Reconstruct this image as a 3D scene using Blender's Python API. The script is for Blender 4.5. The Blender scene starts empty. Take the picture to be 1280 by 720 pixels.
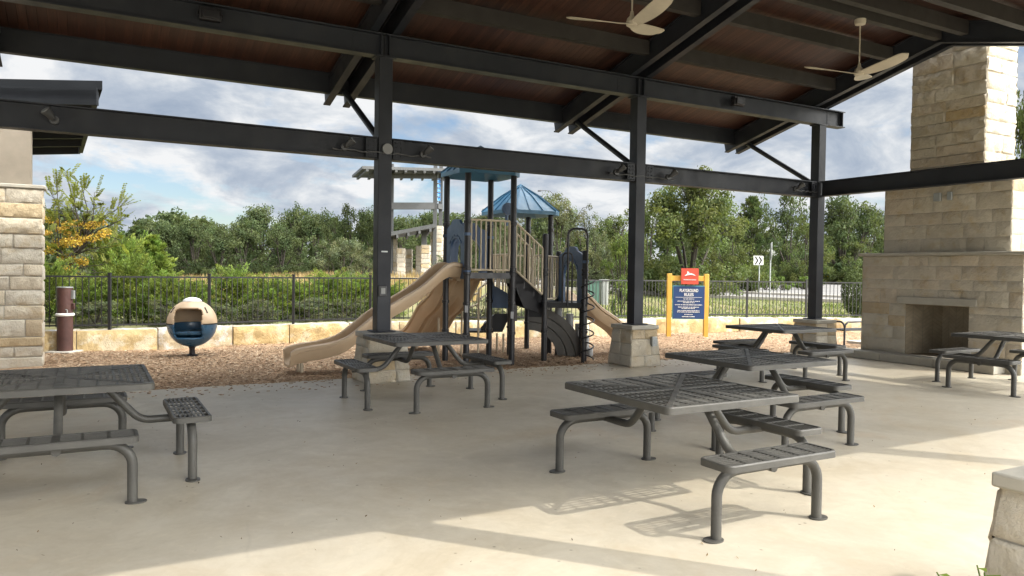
import bpy, math, random
from mathutils import Vector, Matrix
rad = math.radians
RN = random.Random(11)
S = bpy.context.scene
COL = S.collection
# ------------------------------------------------------------------ camera frame (solved from the photo)
FPX, H0, ROLL, YAW, HC = 949.46, 337.62, 0.772, 60.839, 1.593
_a = rad(YAW)
FH = Vector((math.cos(_a), math.sin(_a), 0)); RH = Vector((math.sin(_a), -math.cos(_a), 0))
_t = math.atan((360 - H0) / FPX); UZ = Vector((0, 0, 1))
CF = FH * math.cos(_t) - UZ * math.sin(_t); _u = UZ * math.cos(_t) + FH * math.sin(_t)
_r = rad(ROLL)
CR = RH * math.cos(_r) + _u * math.sin(_r); CU = _u * math.cos(_r) - RH * math.sin(_r)

def ray(x, y): return CF + CR * ((x - 640) / FPX) - CU * ((y - 360) / FPX)
def at(x, y, D):
    d = ray(x, y); k = D / (d.x * FH.x + d.y * FH.y)
    return d * k + Vector((0, 0, HC))
def V(lat, D, z=0.0):
    p = FH * D + RH * lat
    return Vector((p.x, p.y, z))
def zat(x, y, D): return at(x, y, D).z
def latx(x, D): return (x - 640) / FPX * D

# ------------------------------------------------------------------ mesh builder
class MB:
    def __init__(s): s.v = []; s.f = []; s.c = []; s.col = (1, 1, 1)
    def face(s, pts, col=None):
        n = len(s.v); s.v += [Vector(p) for p in pts]; s.f.append(tuple(range(n, n + len(pts)))); s.c.append(col or s.col)
    def add(s, vs, fs, col=None):
        n = len(s.v); s.v += [Vector(p) for p in vs]
        for f in fs: s.f.append(tuple(i + n for i in f)); s.c.append(col or s.col)
    def hexa(s, p, col=None):
        s.add(p, [(3, 2, 1, 0), (4, 5, 6, 7), (0, 1, 5, 4), (1, 2, 6, 5), (2, 3, 7, 6), (3, 0, 4, 7)], col)
    def box(s, c, sz, rz=0.0, col=None):
        c = Vector(c); hx, hy, hz = sz[0] / 2, sz[1] / 2, sz[2] / 2
        m = Matrix.Rotation(rz, 3, 'Z')
        P = [c + m @ Vector((a * hx, b * hy, d * hz)) for d in (-1, 1) for a, b in ((-1, -1), (1, -1), (1, 1), (-1, 1))]
        s.hexa(P, col)
    def bar(s, a, b, w, h, up=(0, 0, 1), col=None):
        a = Vector(a); b = Vector(b); d = (b - a).normalized(); up = Vector(up)
        x = d.cross(up)
        x = Vector((1, 0, 0)) if x.length < 1e-4 else x.normalized()
        y = x.cross(d)
        P = [q + x * (i * w / 2) + y * (j * h / 2) for q in (a, b) for i, j in ((-1, -1), (1, -1), (1, 1), (-1, 1))]
        s.hexa(P, col)
    def ibeam(s, a, b, w, h, tf=.02, tw=.02, up=(0, 0, 1)):
        a = Vector(a); b = Vector(b); d = (b - a).normalized(); x = d.cross(Vector(up)).normalized(); y = x.cross(d)
        s.bar(a + y * (h / 2 - tf / 2), b + y * (h / 2 - tf / 2), w, tf, up)
        s.bar(a - y * (h / 2 - tf / 2), b - y * (h / 2 - tf / 2), w, tf, up)
        s.bar(a, b, tw, h - 2 * tf, up)
    def tube(s, path, r, n=10, cap=True, col=None, closed=False):
        P = [Vector(p) for p in path]; m = len(P); base = len(s.v)
        rr = r if isinstance(r, (list, tuple)) else [r] * m
        t0 = (P[1] - P[0]).normalized()
        nrm = t0.orthogonal().normalized()
        for i in range(m):
            if closed: t = (P[(i + 1) % m] - P[i - 1]).normalized()
            elif i == 0: t = t0
            elif i == m - 1: t = (P[-1] - P[-2]).normalized()
            else: t = ((P[i] - P[i - 1]).normalized() + (P[i + 1] - P[i]).normalized()).normalized()
            nrm = (nrm - t * nrm.dot(t)).normalized(); bi = t.cross(nrm)
            for k in range(n):
                a = 2 * math.pi * k / n
                s.v.append(P[i] + (nrm * math.cos(a) + bi * math.sin(a)) * rr[i])
        for i in range(m if closed else m - 1):
            j = (i + 1) % m
            for k in range(n):
                s.f.append((base + i * n + k, base + i * n + (k + 1) % n, base + j * n + (k + 1) % n, base + j * n + k)); s.c.append(col or s.col)
        if cap and not closed:
            s.f.append(tuple(base + k for k in reversed(range(n)))); s.c.append(col or s.col)
            s.f.append(tuple(base + (m - 1) * n + k for k in range(n))); s.c.append(col or s.col)
    def lathe(s, c, prof, n=20, col=None):
        c = Vector(c); base = len(s.v)
        for r, z in prof:
            for k in range(n):
                a = 2 * math.pi * k / n; s.v.append(c + Vector((r * math.cos(a), r * math.sin(a), z)))
        for i in range(len(prof) - 1):
            for k in range(n):
                s.f.append((base + i * n + k, base + i * n + (k + 1) % n, base + (i + 1) * n + (k + 1) % n, base + (i + 1) * n + k)); s.c.append(col or s.col)
        s.f.append(tuple(base + k for k in reversed(range(n)))); s.c.append(col or s.col)
        q = base + (len(prof) - 1) * n
        s.f.append(tuple(q + k for k in range(n))); s.c.append(col or s.col)
    def prism(s, poly, off, col=None):
        """closed 3D polygon (ccw seen from +off) extruded by vector off"""
        P = [Vector(p) for p in poly]; n = len(P); off = Vector(off)
        vs = P + [p + off for p in P]
        fs = [tuple(reversed(range(n))), tuple(range(n, 2 * n))] + [(i, (i + 1) % n, n + (i + 1) % n, n + i) for i in range(n)]
        s.add(vs, fs, col)
    def sweep(s, path, section, across, col=None):
        """closed 2D section (u across, w up) carried along path; across: one vector or one per point"""
        base = len(s.v); m = len(section)
        for i, p in enumerate(path):
            ac = across[i] if isinstance(across, list) else across
            for u, w in section: s.v.append(Vector(p) + ac * u + UZ * w)
        for i in range(len(path) - 1):
            for k in range(m):
                s.f.append((base + i * m + k, base + i * m + (k + 1) % m, base + (i + 1) * m + (k + 1) % m, base + (i + 1) * m + k)); s.c.append(col or s.col)
        s.f.append(tuple(base + k for k in reversed(range(m)))); s.c.append(col or s.col)
        q = base + (len(path) - 1) * m; s.f.append(tuple(q + k for k in range(m))); s.c.append(col or s.col)
    def build(s, name, mat, parent=None, smooth=35, bevel=0.0, local=False, seg=1):
        me = bpy.data.meshes.new(name)
        o = bpy.data.objects.new(name, me); COL.objects.link(o)
        if local: cen = Vector((0, 0, 0))
        else:
            xs = [p.x for p in s.v]; ys = [p.y for p in s.v]; zs = [p.z for p in s.v]
            cen = Vector(((min(xs) + max(xs)) / 2, (min(ys) + max(ys)) / 2, min(zs)))
        me.from_pydata([tuple(p - cen) for p in s.v], [], s.f); me.update()
        at_ = me.attributes.new('Col', 'FLOAT_COLOR', 'FACE')
        buf = []
        for c in s.c: buf += [c[0], c[1], c[2], 1.0]
        at_.data.foreach_set('color', buf)
        if smooth:
            me.polygons.foreach_set('use_smooth', [True] * len(me.polygons))
            me.set_sharp_from_angle(angle=rad(smooth))
        me.materials.append(mat)
        o.location = cen
        if parent is not None:
            o.parent = parent
            if not local: o.location = cen - wloc(parent)
        if bevel > 0:
            b = o.modifiers.new('b', 'BEVEL'); b.width = bevel; b.segments = seg; b.limit_method = 'ANGLE'; b.angle_limit = rad(40)
        return o

def wloc(o):
    p = Vector(o.location)
    while o.parent: o = o.parent; p += Vector(o.location)
    return p
def tag(o, label=None, cat=None, group=None, kind=None):
    if label: o['label'] = label
    if cat: o['category'] = cat
    if group: o['group'] = group
    if kind: o['kind'] = kind
    return o
def thing(name, loc, label, cat, group=None, rz=0.0):
    o = bpy.data.objects.new(name, None); COL.objects.link(o); o.location = loc; o.rotation_euler = (0, 0, rz); o.empty_display_size = .3
    return tag(o, label, cat, group)
def copy_tree(o, parent=None):
    c = o.copy(); COL.objects.link(c)
    if parent is not None: c.parent = parent
    for ch in list(o.children): copy_tree(ch, c)
    return c

# ------------------------------------------------------------------ materials
class NT:
    def __init__(s, m): s.t = m.node_tree; s.n = s.t.nodes; s.l = s.t.links
    def __call__(s, kind, **kw):
        n = s.n.new('ShaderNode' + kind)
        for k, v in kw.items():
            if k in ('i',):
                for a, b in v.items():
                    if isinstance(b, bpy.types.NodeSocket): s.l.new(b, n.inputs[a])
                    else: n.inputs[a].default_value = b
            else: setattr(n, k, v)
        return n
    def link(s, a, b): s.l.new(a, b)
    def ramp(s, fac, stops):
        n = s.n.new('ShaderNodeValToRGB'); s.l.new(fac, n.inputs[0]); e = n.color_ramp.elements
        while len(e) < len(stops): e.new(.5)
        for q, (p, c) in zip(e, stops): q.position = p; q.color = (c[0], c[1], c[2], 1) if not isinstance(c, (int, float)) else (c, c, c, 1)
        return n.outputs[0]
    def mix(s, fac, a, b, mode='MIX'):
        n = s.n.new('ShaderNodeMix'); n.data_type = 'RGBA'; n.blend_type = mode
        for sk, v in ((0, fac), (6, a), (7, b)):
            if isinstance(v, bpy.types.NodeSocket): s.l.new(v, n.inputs[sk])
            elif sk == 0: n.inputs[0].default_value = v
            else: n.inputs[sk].default_value = (v[0], v[1], v[2], 1)
        return n.outputs[2]
    def math(s, op, a, b=0.0, c=0.0):
        n = s.n.new('ShaderNodeMath'); n.operation = op
        for k, v in enumerate((a, b, c)):
            if isinstance(v, bpy.types.NodeSocket): s.l.new(v, n.inputs[k])
            else: n.inputs[k].default_value = v
        return n.outputs[0]
    def noise(s, co, scale, detail=4, rough=.55, dist=0.0):
        n = s.n.new('ShaderNodeTexNoise'); s.l.new(co, n.inputs['Vector'])
        n.inputs['Scale'].default_value = scale; n.inputs['Detail'].default_value = detail; n.inputs['Roughness'].default_value = rough; n.inputs['Distortion'].default_value = dist
        return n.outputs[0]

def new_mat(name):
    m = bpy.data.materials.new(name); m.use_nodes = True
    q = NT(m); b = q.n['Principled BSDF']; return m, q, b

def pmat(name, base, rough=.6, var=.15, scale=3.0, bump=0.0, bscale=60.0, metal=0.0, attr=False, second=None, sfac=(.5, .65), sscale=1.5, spec=.5, coords='Object', rvar=.1):
    m, q, b = new_mat(name)
    co = q('TexCoord').outputs[coords]
    if coords == 'World':
        pass
    n1 = q.noise(co, scale, 5, .6)
    lo = [c * (1 - var) for c in base]; hi = [min(1, c * (1 + var)) for c in base]
    col = q.ramp(n1, [(.3, lo), (.7, hi)])
    if second:
        n2 = q.noise(co, sscale, 6, .65, .3)
        f = q.ramp(n2, [(sfac[0], 0.0), (sfac[1], 1.0)])
        col = q.mix(f, col, second)
    if attr:
        at_ = q('Attribute', attribute_name='Col').outputs['Color']
        col = q.mix(1.0, col, at_, 'MULTIPLY')
    q.link(col, b.inputs['Base Color'])
    r = q.ramp(q.noise(co, scale * 2.3, 3), [(.3, max(0, rough - rvar)), (.7, min(1, rough + rvar))])
    q.link(r, b.inputs['Roughness'])
    b.inputs['Metallic'].default_value = metal; b.inputs['Specular IOR Level'].default_value = spec
    if bump > 0:
        bn = q('Bump', i={'Strength': bump, 'Distance': .03, 'Height': q.noise(co, bscale, 6, .7)})
        q.link(bn.outputs[0], b.inputs['Normal'])
    return m

M = {}
M['steel'] = pmat('dark_bronze_paint', (.020, .023, .030), .55, .22, 1.2, .05, 120, spec=.35, second=(.029, .031, .036), sfac=(.5, .75), sscale=2.2)
M['purlin'] = pmat('taupe_purlin_paint', (.036, .033, .031), .65, .2, 1.5, .04, 100, spec=.3)
M['table'] = pmat('grey_table_coating', (.063, .061, .055), .48, .16, 5, .12, 260, spec=.42, second=(.080, .077, .067), sfac=(.5, .72), sscale=3)
M['black'] = pmat('black_powdercoat', (.014, .014, .017), .42, .15, 5, .05, 200)
M['fence'] = pmat('black_fence_paint', (.018, .018, .019), .5, .2, 4)
M['tan'] = pmat('tan_slide_plastic', (.53, .395, .26), .38, .06, 2.5, .03, 80, second=(.48, .35, .22), sfac=(.52, .8))
M['tanmetal'] = pmat('tan_metal_rail', (.52, .44, .32), .45, .08, 5)
M['navy'] = pmat('navy_panel_plastic', (.048, .095, .19), .4, .12, 3)
M['roofblue'] = pmat('blue_metal_roof', (.055, .175, .30), .42, .12, 2.5, second=(.075, .21, .34), sfac=(.5, .75))
M['greyplastic'] = pmat('grey_climber_plastic', (.115, .11, .10), .5, .12, 3, .05, 90)
M['palegrey'] = pmat('pale_grey_tube', (.40, .41, .42), .45, .08, 5)
M['whitepl'] = pmat('white_plastic', (.74, .74, .72), .4, .06, 5)
M['yellow'] = pmat('yellow_post_paint', (.62, .36, .06), .5, .08, 4)
M['signblue'] = pmat('sign_blue', (.018, .052, .16), .4, .06, 3)
M['signteal'] = pmat('sign_teal_edge', (.10, .32, .38), .45, .06, 3)
M['signred'] = pmat('sign_red', (.56, .075, .045), .45, .06, 3)
M['signwhite'] = pmat('sign_white', (.80, .80, .78), .5, .04, 3)
M['signblack'] = pmat('sign_black', (.012, .012, .012), .5, .1, 3)
M['galv'] = pmat('galvanised_steel', (.36, .38, .38), .45, .12, 5, metal=.5)
M['rust'] = pmat('rust_brown_paint', (.062, .026, .022), .6, .3, 5, .15, 60, second=(.09, .04, .028), sfac=(.5, .7), sscale=4)
M['conc'] = pmat('pale_concrete', (.40, .38, .34), .8, .12, 4, .2, 90)
M['cast'] = pmat('cast_stone_cap', (.37, .35, .30), .75, .1, 5, .12, 120)
M['stone'] = pmat('limestone_ashlar', (1.0, 1.0, 1.0), .88, .16, 4.0, 1.0, 11, attr=True, second=(.80, .70, .54), sfac=(.52, .74), sscale=3.2)
M['mortar'] = pmat('mortar', (.38, .35, .29), .92, .1, 8, .3, 80)
M['ochre'] = pmat('ochre_limestone_block', (1.0, 1.0, 1.0), .9, .30, 5, 1.0, 11, attr=True, second=(1.0, 1.16, 1.6), sfac=(.50, .58), sscale=2.6)
M['stucco'] = pmat('taupe_stucco', (.235, .205, .165), .9, .08, 6, .3, 200)
M['brickin'] = None
M['fan'] = pmat('pale_wood_fan_blade', (.50, .455, .37), .5, .12, 3)
M['trunk'] = pmat('bark', (.045, .038, .030), .95, .35, 6, .6, 25)
M['greyroof'] = pmat('grey_metal_roof', (.075, .077, .078), .5, .12, 1.5)
M['glassart'] = pmat('blue_art_glass', (.03, .16, .42), .2, .6, 4, second=(.25, .5, .7), sfac=(.5, .6), sscale=5)
M['utilgreen'] = pmat('utility_green', (.06, .13, .10), .5, .1, 3)
M['utilgrey'] = pmat('utility_grey', (.30, .31, .30), .6, .1, 3)
M['asphalt'] = pmat('sunbleached_asphalt', (.165, .16, .155), .9, .12, .5, .15, 40, second=(.13, .127, .125), sfac=(.5, .75), sscale=.15)
M['kerb'] = pmat('kerb_concrete', (.34, .32, .28), .85, .1, 2, .1, 60)
M['dark'] = pmat('dark_opening', (.02, .02, .02), .8, .1, 3)
M['fixture'] = pmat('grey_fixture_paint', (.06, .062, .065), .5, .12, 5)
M['roofdark'] = pmat('shade_darkened_paint', (.016, .018, .021), .85, .15, 2, spec=.1)  # left building's roof and fascia: shade from the pavilion roof put into the colour
M['copperwhite'] = pmat('weathered_box', (.22, .225, .23), .5, .1, 5)
M['lens'] = pmat('lamp_lens', (.30, .32, .33), .2, .1, 3)

def mat_concrete():
    m, q, b = new_mat('stained_concrete_floor')
    co = q('TexCoord').outputs['Object']
    big = q.noise(co, .3, 7, .66, .8); mid = q.noise(co, 1.3, 8, .7, .5); fine = q.noise(co, 26, 5, .7); m8 = q.noise(co, 7, 6, .7, .8)
    col = q.ramp(big, [(.28, (.42, .385, .315)), (.5, (.475, .43, .345)), (.72, (.515, .46, .355))])
    col = q.mix(q.ramp(mid, [(.42, 0.0), (.70, .7)]), col, (.36, .32, .25))
    rst = q.noise(co, .55, 9, .72, 1.2)
    col = q.mix(q.ramp(rst, [(.56, 0.0), (.72, .5)]), col, (.43, .30, .17))
    blot = q.noise(co, .42, 8, .7, 1.6)
    col = q.mix(q.ramp(blot, [(.36, .55), (.5, 0.0)]), col, (.36, .295, .20))
    pale = q.noise(co, .8, 7, .7, 2.0)
    col = q.mix(q.ramp(pale, [(.58, 0.0), (.75, .45)]), col, (.55, .51, .42))
    col = q.mix(q.ramp(fine, [(.35, .0), (.75, .22)]), col, (.50, .45, .36))
    vor = q('TexVoronoi', feature='F1', i={'Vector': co, 'Scale': 7.0})
    sp = q.math('MULTIPLY', q.ramp(vor.outputs['Distance'], [(.03, 1.0), (.10, 0.0)]), q.ramp(q.noise(co, 2.1, 3), [(.44, 0.0), (.58, .85)]))
    col = q.mix(sp, col, (.10, .085, .065))
    col = q.mix(q.ramp(m8, [(.34, .35), (.5, 0.0)]), col, (.38, .33, .245))
    col = q.mix(q.ramp(m8, [(.56, 0.0), (.72, .4)]), col, (.58, .52, .40))
    # hairline cracks
    wv = q('TexVoronoi', feature='DISTANCE_TO_EDGE', i={'Vector': q.mix(.18, co, q('TexNoise', i={'Vector': co, 'Scale': 1.6, 'Detail': 6}).outputs['Color']), 'Scale': .32})
    cr = q.math('MULTIPLY', q.ramp(wv.outputs['Distance'], [(.0, 1.0), (.0025, 0.0)]), q.ramp(q.noise(co, .5, 3), [(.60, 0.0), (.70, .12)]))
    col = q.mix(cr, col, (.12, .10, .08))
    q.link(col, b.inputs['Base Color'])
    q.link(q.ramp(mid, [(.3, .36), (.7, .54)]), b.inputs['Roughness'])
    b.inputs['Specular IOR Level'].default_value = .35
    h = q.math('ADD', q.math('MULTIPLY', fine, .4), q.math('MULTIPLY', mid, .8))
    q.link(q('Bump', i={'Strength': .10, 'Distance': .02, 'Height': h}).outputs[0], b.inputs['Normal'])
    return m
M['floor'] = mat_concrete()

def mat_wood():
    m, q, b = new_mat('stained_ceiling_boards')
    co = q('TexCoord').outputs['Object']; sp = q('SeparateXYZ', i={0: co})
    idx = q.math('FLOOR', q.math('DIVIDE', sp.outputs[0], .115))
    wn = q('TexWhiteNoise', noise_dimensions='1D', i={'W': idx}).outputs['Value']
    fr = q.math('FRACT', q.math('DIVIDE', sp.outputs[0], .115))
    mp = q('Mapping', i={'Vector': co, 'Scale': (14, .9, 1)})
    g = q.noise(mp.outputs[0], 1.5, 6, .65, .4)
    col = q.ramp(g, [(.25, (.030, .014, .010)), (.55, (.064, .028, .019)), (.8, (.12, .056, .038))])
    col = q.mix(q.ramp(wn, [(0, 0.0), (1, .75)]), col, (.028, .012, .010))
    gr = q.ramp(fr, [(.0, 0.0), (.05, 1.0)])
    col = q.mix(gr, (.012, .006, .005), col)
    q.link(col, b.inputs['Base Color']); b.inputs['Roughness'].default_value = .5; b.inputs['Specular IOR Level'].default_value = .35
    q.link(q('Bump', i={'Strength': .5, 'Distance': .01, 'Height': gr}).outputs[0], b.inputs['Normal'])
    return m
M['wood'] = mat_wood()

def mat_herring():
    m, q, b = new_mat('herringbone_firebrick')
    co = q('TexCoord').outputs['Object']; sp = q('SeparateXYZ', i={0: co})
    u = q.math('ADD', sp.outputs[0], sp.outputs[1])
    zz = q.math('PINGPONG', q.math('MULTIPLY', u, 1.0), .13)
    w = q.math('ADD', sp.outputs[2], zz)
    row = q.math('FRACT', q.math('DIVIDE', w, .075)); cl = q.math('FRACT', q.math('DIVIDE', u, .13))
    j = q.math('MULTIPLY', q.ramp(row, [(.0, 0.0), (.16, 1.0)]), q.ramp(cl, [(.0, 0.0), (.09, 1.0)]))
    col = q.mix(j, (.20, .175, .135), q.ramp(q.noise(co, 7, 4), [(.3, (.27, .225, .16)), (.7, (.36, .305, .22))]))
    q.link(col, b.inputs['Base Color']); b.inputs['Roughness'].default_value = .9
    q.link(q('Bump', i={'Strength': .4, 'Distance': .01, 'Height': j}).outputs[0], b.inputs['Normal'])
    return m
M['brickin'] = mat_herring()

def mat_mulch():
    m, q, b = new_mat('wood_mulch')
    co = q('TexCoord').outputs['Object']
    v = q('TexVoronoi', feature='F1', i={'Vector': q('Mapping', i={'Vector': co, 'Scale': (1, 1.0, 1)}).outputs[0], 'Scale': 38.0, 'Randomness': 1.0})
    wn = q('SeparateColor', i={0: v.outputs['Color']}).outputs[0]
    col = q.ramp(wn, [(0, (.19, .115, .065)), (.45, (.33, .21, .12)), (.8, (.44, .30, .18)), (1, (.54, .41, .28))])
    bg = q.noise(co, .7, 5, .6)
    col = q.mix(q.ramp(bg, [(.4, 0.0), (.7, .4)]), col, (.24, .135, .07))
    q.link(col, b.inputs['Base Color']); b.inputs['Roughness'].default_value = .95
    q.link(q('Bump', i={'Strength': .9, 'Distance': .03, 'Height': v.outputs['Distance']}).outputs[0], b.inputs['Normal'])
    return m
M['mulch'] = mat_mulch()
M['chips'] = pmat('wood_chip', (1, 1, 1), .95, .15, 8, attr=True)

def mat_ground():
    m, q, b = new_mat('dry_grass_ground')
    co = q('TexCoord').outputs['Object']
    n1 = q.noise(co, .10, 6, .6, .4); n2 = q.noise(co, 1.2, 6, .7); n3 = q.noise(co, 9, 4, .7)
    col = q.ramp(n2, [(.3, (.08, .10, .028)), (.5, (.12, .135, .042)), (.72, (.19, .165, .075))])
    col = q.mix(q.ramp(n1, [(.42, 0.0), (.62, .8)]), col, (.21, .165, .085))
    col = q.mix(q.ramp(n3, [(.4, 0.0), (.8, .4)]), col, (.09, .10, .035))
    q.link(col, b.inputs['Base Color']); b.inputs['Roughness'].default_value = .95
    q.link(q('Bump', i={'Strength': .6, 'Distance': .05, 'Height': n3}).outputs[0], b.inputs['Normal'])
    return m
M['ground'] = mat_ground()

def leafmat(name, base, trans=.35, rough=.65):
    m, q, b = new_mat(name)
    at_ = q('Attribute', attribute_name='Col').outputs['Color']
    co = q('TexCoord').outputs['Object']
    n = q.noise(co, 1.1, 3)
    col = q.mix(1.0, q.mix(1.0, base, at_, 'MULTIPLY'), q.ramp(n, [(.3, (.82, .82, .82)), (.7, (1.2, 1.2, 1.1))]), 'MULTIPLY')
    q.link(col, b.inputs['Base Color']); b.inputs['Roughness'].default_value = rough; b.inputs['Specular IOR Level'].default_value = .12
    tr = q('BsdfTranslucent', i={'Color': q.mix(1.0, col, (1.3, 1.35, .7), 'MULTIPLY')})
    mx = q('MixShader', i={0: trans, 1: b.outputs[0], 2: tr.outputs[0]})
    q.link(mx.outputs[0], q.n['Material Output'].inputs[0])
    return m
M['leaf_oak'] = leafmat('oak_leaf', (.092, .114, .044))
M['leaf_dark'] = leafmat('live_oak_leaf', (.068, .090, .042))
M['leaf_olive'] = leafmat('olive_grey_leaf', (.105, .118, .070))
M['leaf_cedar'] = leafmat('cedar_leaf', (.145, .195, .048), .3)
M['leaf_bright'] = leafmat('bright_leaf', (.11, .155, .045), .4)
M['leaf_gold'] = leafmat('golden_pod', (.50, .37, .075), .4)
M['leaf_airy'] = leafmat('airy_yellow_green_leaf', (.15, .165, .055), .45)
M['leaf_plain'] = leafmat('yellow_flower', (.55, .45, .03), .3)
M['straw'] = leafmat('straw_grass', (.36, .27, .15), .4)
# ------------------------------------------------------------------ stone work
PAL_CREAM = [(.53, .48, .395), (.545, .50, .415), (.515, .47, .385), (.56, .515, .425), (.52, .46, .37), (.535, .49, .405), (.50, .455, .37), (.545, .48, .385)]
PAL_TAN = [(.50, .40, .255), (.47, .385, .265)]
PAL_GREY = [(.55, .505, .42), (.565, .525, .44), (.53, .485, .40), (.575, .535, .445), (.55, .49, .385), (.565, .50, .39)]

def stones(mb, p00, p10, p11, p01, rnd, ch=(.16, .30), cw=(.28, .70), depth=.022, joint=.011, pal=PAL_CREAM, tan=.06, rough=.010, lap=0.0):
    """rough-faced ashlar over a quad (corners as seen from outside: lower left, lower right, upper right, upper left)"""
    p00, p10, p11, p01 = map(Vector, (p00, p10, p11, p01))
    n = (p10 - p00).cross(p01 - p00).normalized()
    W = (p10 - p00).length; H = (p01 - p00).length
    def P(u, v, d=0.0): return p00.lerp(p10, u).lerp(p01.lerp(p11, u), v) + n * d
    hs = []; tot = 0
    while tot < H - 1e-6:
        h = rnd.uniform(*ch)
        if H - tot - h < ch[0] * .75: h = H - tot
        hs.append(h); tot += h
    v0 = 0
    for h in hs:
        v1 = v0 + h / H; u0 = 0.0
        while u0 < 1 - 1e-6:
            w = rnd.uniform(*cw) * (1.35 if h < sum(ch) / 2 else 1.0) / W
            if 1 - u0 - w < cw[0] * .6 / W: w = 1 - u0
            u1 = u0 + w
            col = rnd.choice(PAL_TAN if rnd.random() < tan else pal); k = rnd.uniform(.95, 1.05); col = tuple(c * k for c in col)
            ju = joint / W / 2; jv = joint / H / 2
            a0, a1 = u0 + (ju if u0 > 0 else -lap / W), u1 - (ju if u1 < 1 - 1e-6 else -lap / W); b0, b1 = v0 + jv, v1 - jv
            nx = max(3, int((u1 - u0) * W / .06)); ny = max(3, int((v1 - v0) * H / .05)); base = len(mb.v)
            dd = depth * rnd.uniform(.7, 1.25); tx = rnd.uniform(-.22, .22) * depth; ty = rnd.uniform(-.22, .22) * depth
            for j in range(ny + 1):
                for i in range(nx + 1):
                    fu, fv = i / nx, j / ny
                    e = min(i, nx - i, j, ny - j)
                    d = 0.0 if e == 0 else (dd + tx * (fu - .5) + ty * (fv - .5) + rnd.uniform(-rough, rough)) * (.8 if e == 1 else 1.0)
                    if e == 0: uu, vv = fu, fv
                    else: uu = .04 * .5 + fu * .96 if 0 else fu; vv = fv
                    if e == 1:  # pull the outermost interior ring towards the edge: square arrises
                        if i == 1: uu = min(fu, .018 / ((u1 - u0) * W))
                        if i == nx - 1: uu = max(fu, 1 - .018 / ((u1 - u0) * W))
                        if j == 1: vv = min(fv, .018 / ((v1 - v0) * H))
                        if j == ny - 1: vv = max(fv, 1 - .018 / ((v1 - v0) * H))
                    mb.v.append(P(a0 + (a1 - a0) * uu, b0 + (b1 - b0) * vv, d))
            for j in range(ny):
                for i in range(nx):
                    q = base + j * (nx + 1) + i
                    mb.f.append((q, q + 1, q + nx + 2, q + nx + 1)); mb.c.append(col)
            u0 = u1
        v0 = v1

def stone_block(mb, x0, x1, y0, y1, z0, z1, rnd, sides='xXyY', **kw):
    Q = {'y': ((x0, y0), (x1, y0)), 'X': ((x1, y0), (x1, y1)), 'Y': ((x1, y1), (x0, y1)), 'x': ((x0, y1), (x0, y0))}
    for s_ in sides:
        (ax, ay), (bx, by) = Q[s_]
        stones(mb, (ax, ay, z0), (bx, by, z0), (bx, by, z1), (ax, ay, z1), rnd, lap=.012, **kw)

# ------------------------------------------------------------------ pavilion
YF, YN, YR = 10.35, 1.68, 7.8
COLX = [-5.80, -1.26, 3.65, 8.20, 12.75]
def zb(y): return 4.90 + .25 * (10.35 - y) if y >= YR else 5.5375 - .25 * (YR - y)
pav = thing('pavilion', (3.65, 5.95, 0), 'large open picnic pavilion with dark steel frame, timber board ceiling and stone column bases', 'pavilion')
rs = random.Random(3)
def plinth(x, y, name='column_base', pal_=None, tan_=.12):
    mb = MB(); mb.box((x, y, .31), (.44, .44, .62), col=(.45, .42, .36))
    b0, b1, z1 = .315, .258, .62
    for s_ in range(4):
        m = Matrix.Rotation(s_ * math.pi / 2, 3, 'Z'); c = Vector((x, y, 0))
        q = [c + m @ Vector(p) for p in ((-b0, -b0, 0), (b0, -b0, 0), (b1, -b1, z1), (-b1, -b1, z1))]
        mb.face([q_ - (q_ - c) * .012 * (1 if i < 2 else 1) for i, q_ in enumerate(q)], (.45, .42, .36))
        stones(mb, *q, rs, ch=(.17, .28), cw=(.20, .48), depth=.020, joint=.009, pal=pal_ or PAL_GREY, tan=tan_, rough=.014, lap=.014)
    o = mb.build(name, M['stone'], pav, smooth=40)
    mc = MB(); mc.box((x, y, .655), (.585, .585, .07)); mc.build('cap', M['cast'], o, bevel=.012, seg=2)
    return o
for i, x in enumerate(COLX):
    plinth(x, YF)
    mb = MB(); mb.box((x, YF, (.69 + 4.555) / 2), (.20, .20, 4.555 - .69)); mb.box((x, YF, .70), (.32, .32, .02)); mb.box((x, YF, 4.56), (.3, .22, .02))
    for s_ in (-1, 1): mb.box((x + s_ * .107, YF, 3.28), (.014, .14, .30))
    co = mb.build('column', M['steel'], pav, bevel=.006)
    if abs(x - 3.65) < .01:
        m2 = MB(); m2.box((x - .03, YF - .122, 1.275), (.12, .04, .15)); ob = m2.build('outlet_box', M['fixture'], co, bevel=.012, seg=2)
        m3 = MB(); m3.box((x - .03, YF - .147, 1.275), (.06, .01, .08)); m3.build('cover', M['utilgrey'], ob)
        m4 = MB(); m4.box((x, YF - .103, 1.83), (.09, .006, .02)); m4.build('label_plate', M['galv'], co)
        m5 = MB(); m5.prism([(x + .02 + .075 * math.cos(a), YF - .145, 3.27 + .075 * math.sin(a)) for a in [k * math.pi / 10 for k in range(20)]], (0, .04, 0)); m5.build('junction_cover', M['copperwhite'], co)
for i, x in enumerate(COLX):
    x += .30
    plinth(x, YN, pal_=PAL_CREAM, tan_=.3)
    mb = MB(); mb.box((x, YN, (.69 + 3.62) / 2), (.20, .20, 3.62 - .69)); mb.build('column', M['steel'], pav, bevel=.006)
# outlet on the second far plinth
mb = MB(); mb.box((8.36, YF - .318, .42), (.10, .06, .16)); mb.box((8.36, YF - .351, .42), (.05, .012, .08)); mb.build('outlet_box', M['galv'], pav, bevel=.01, seg=2)
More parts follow.
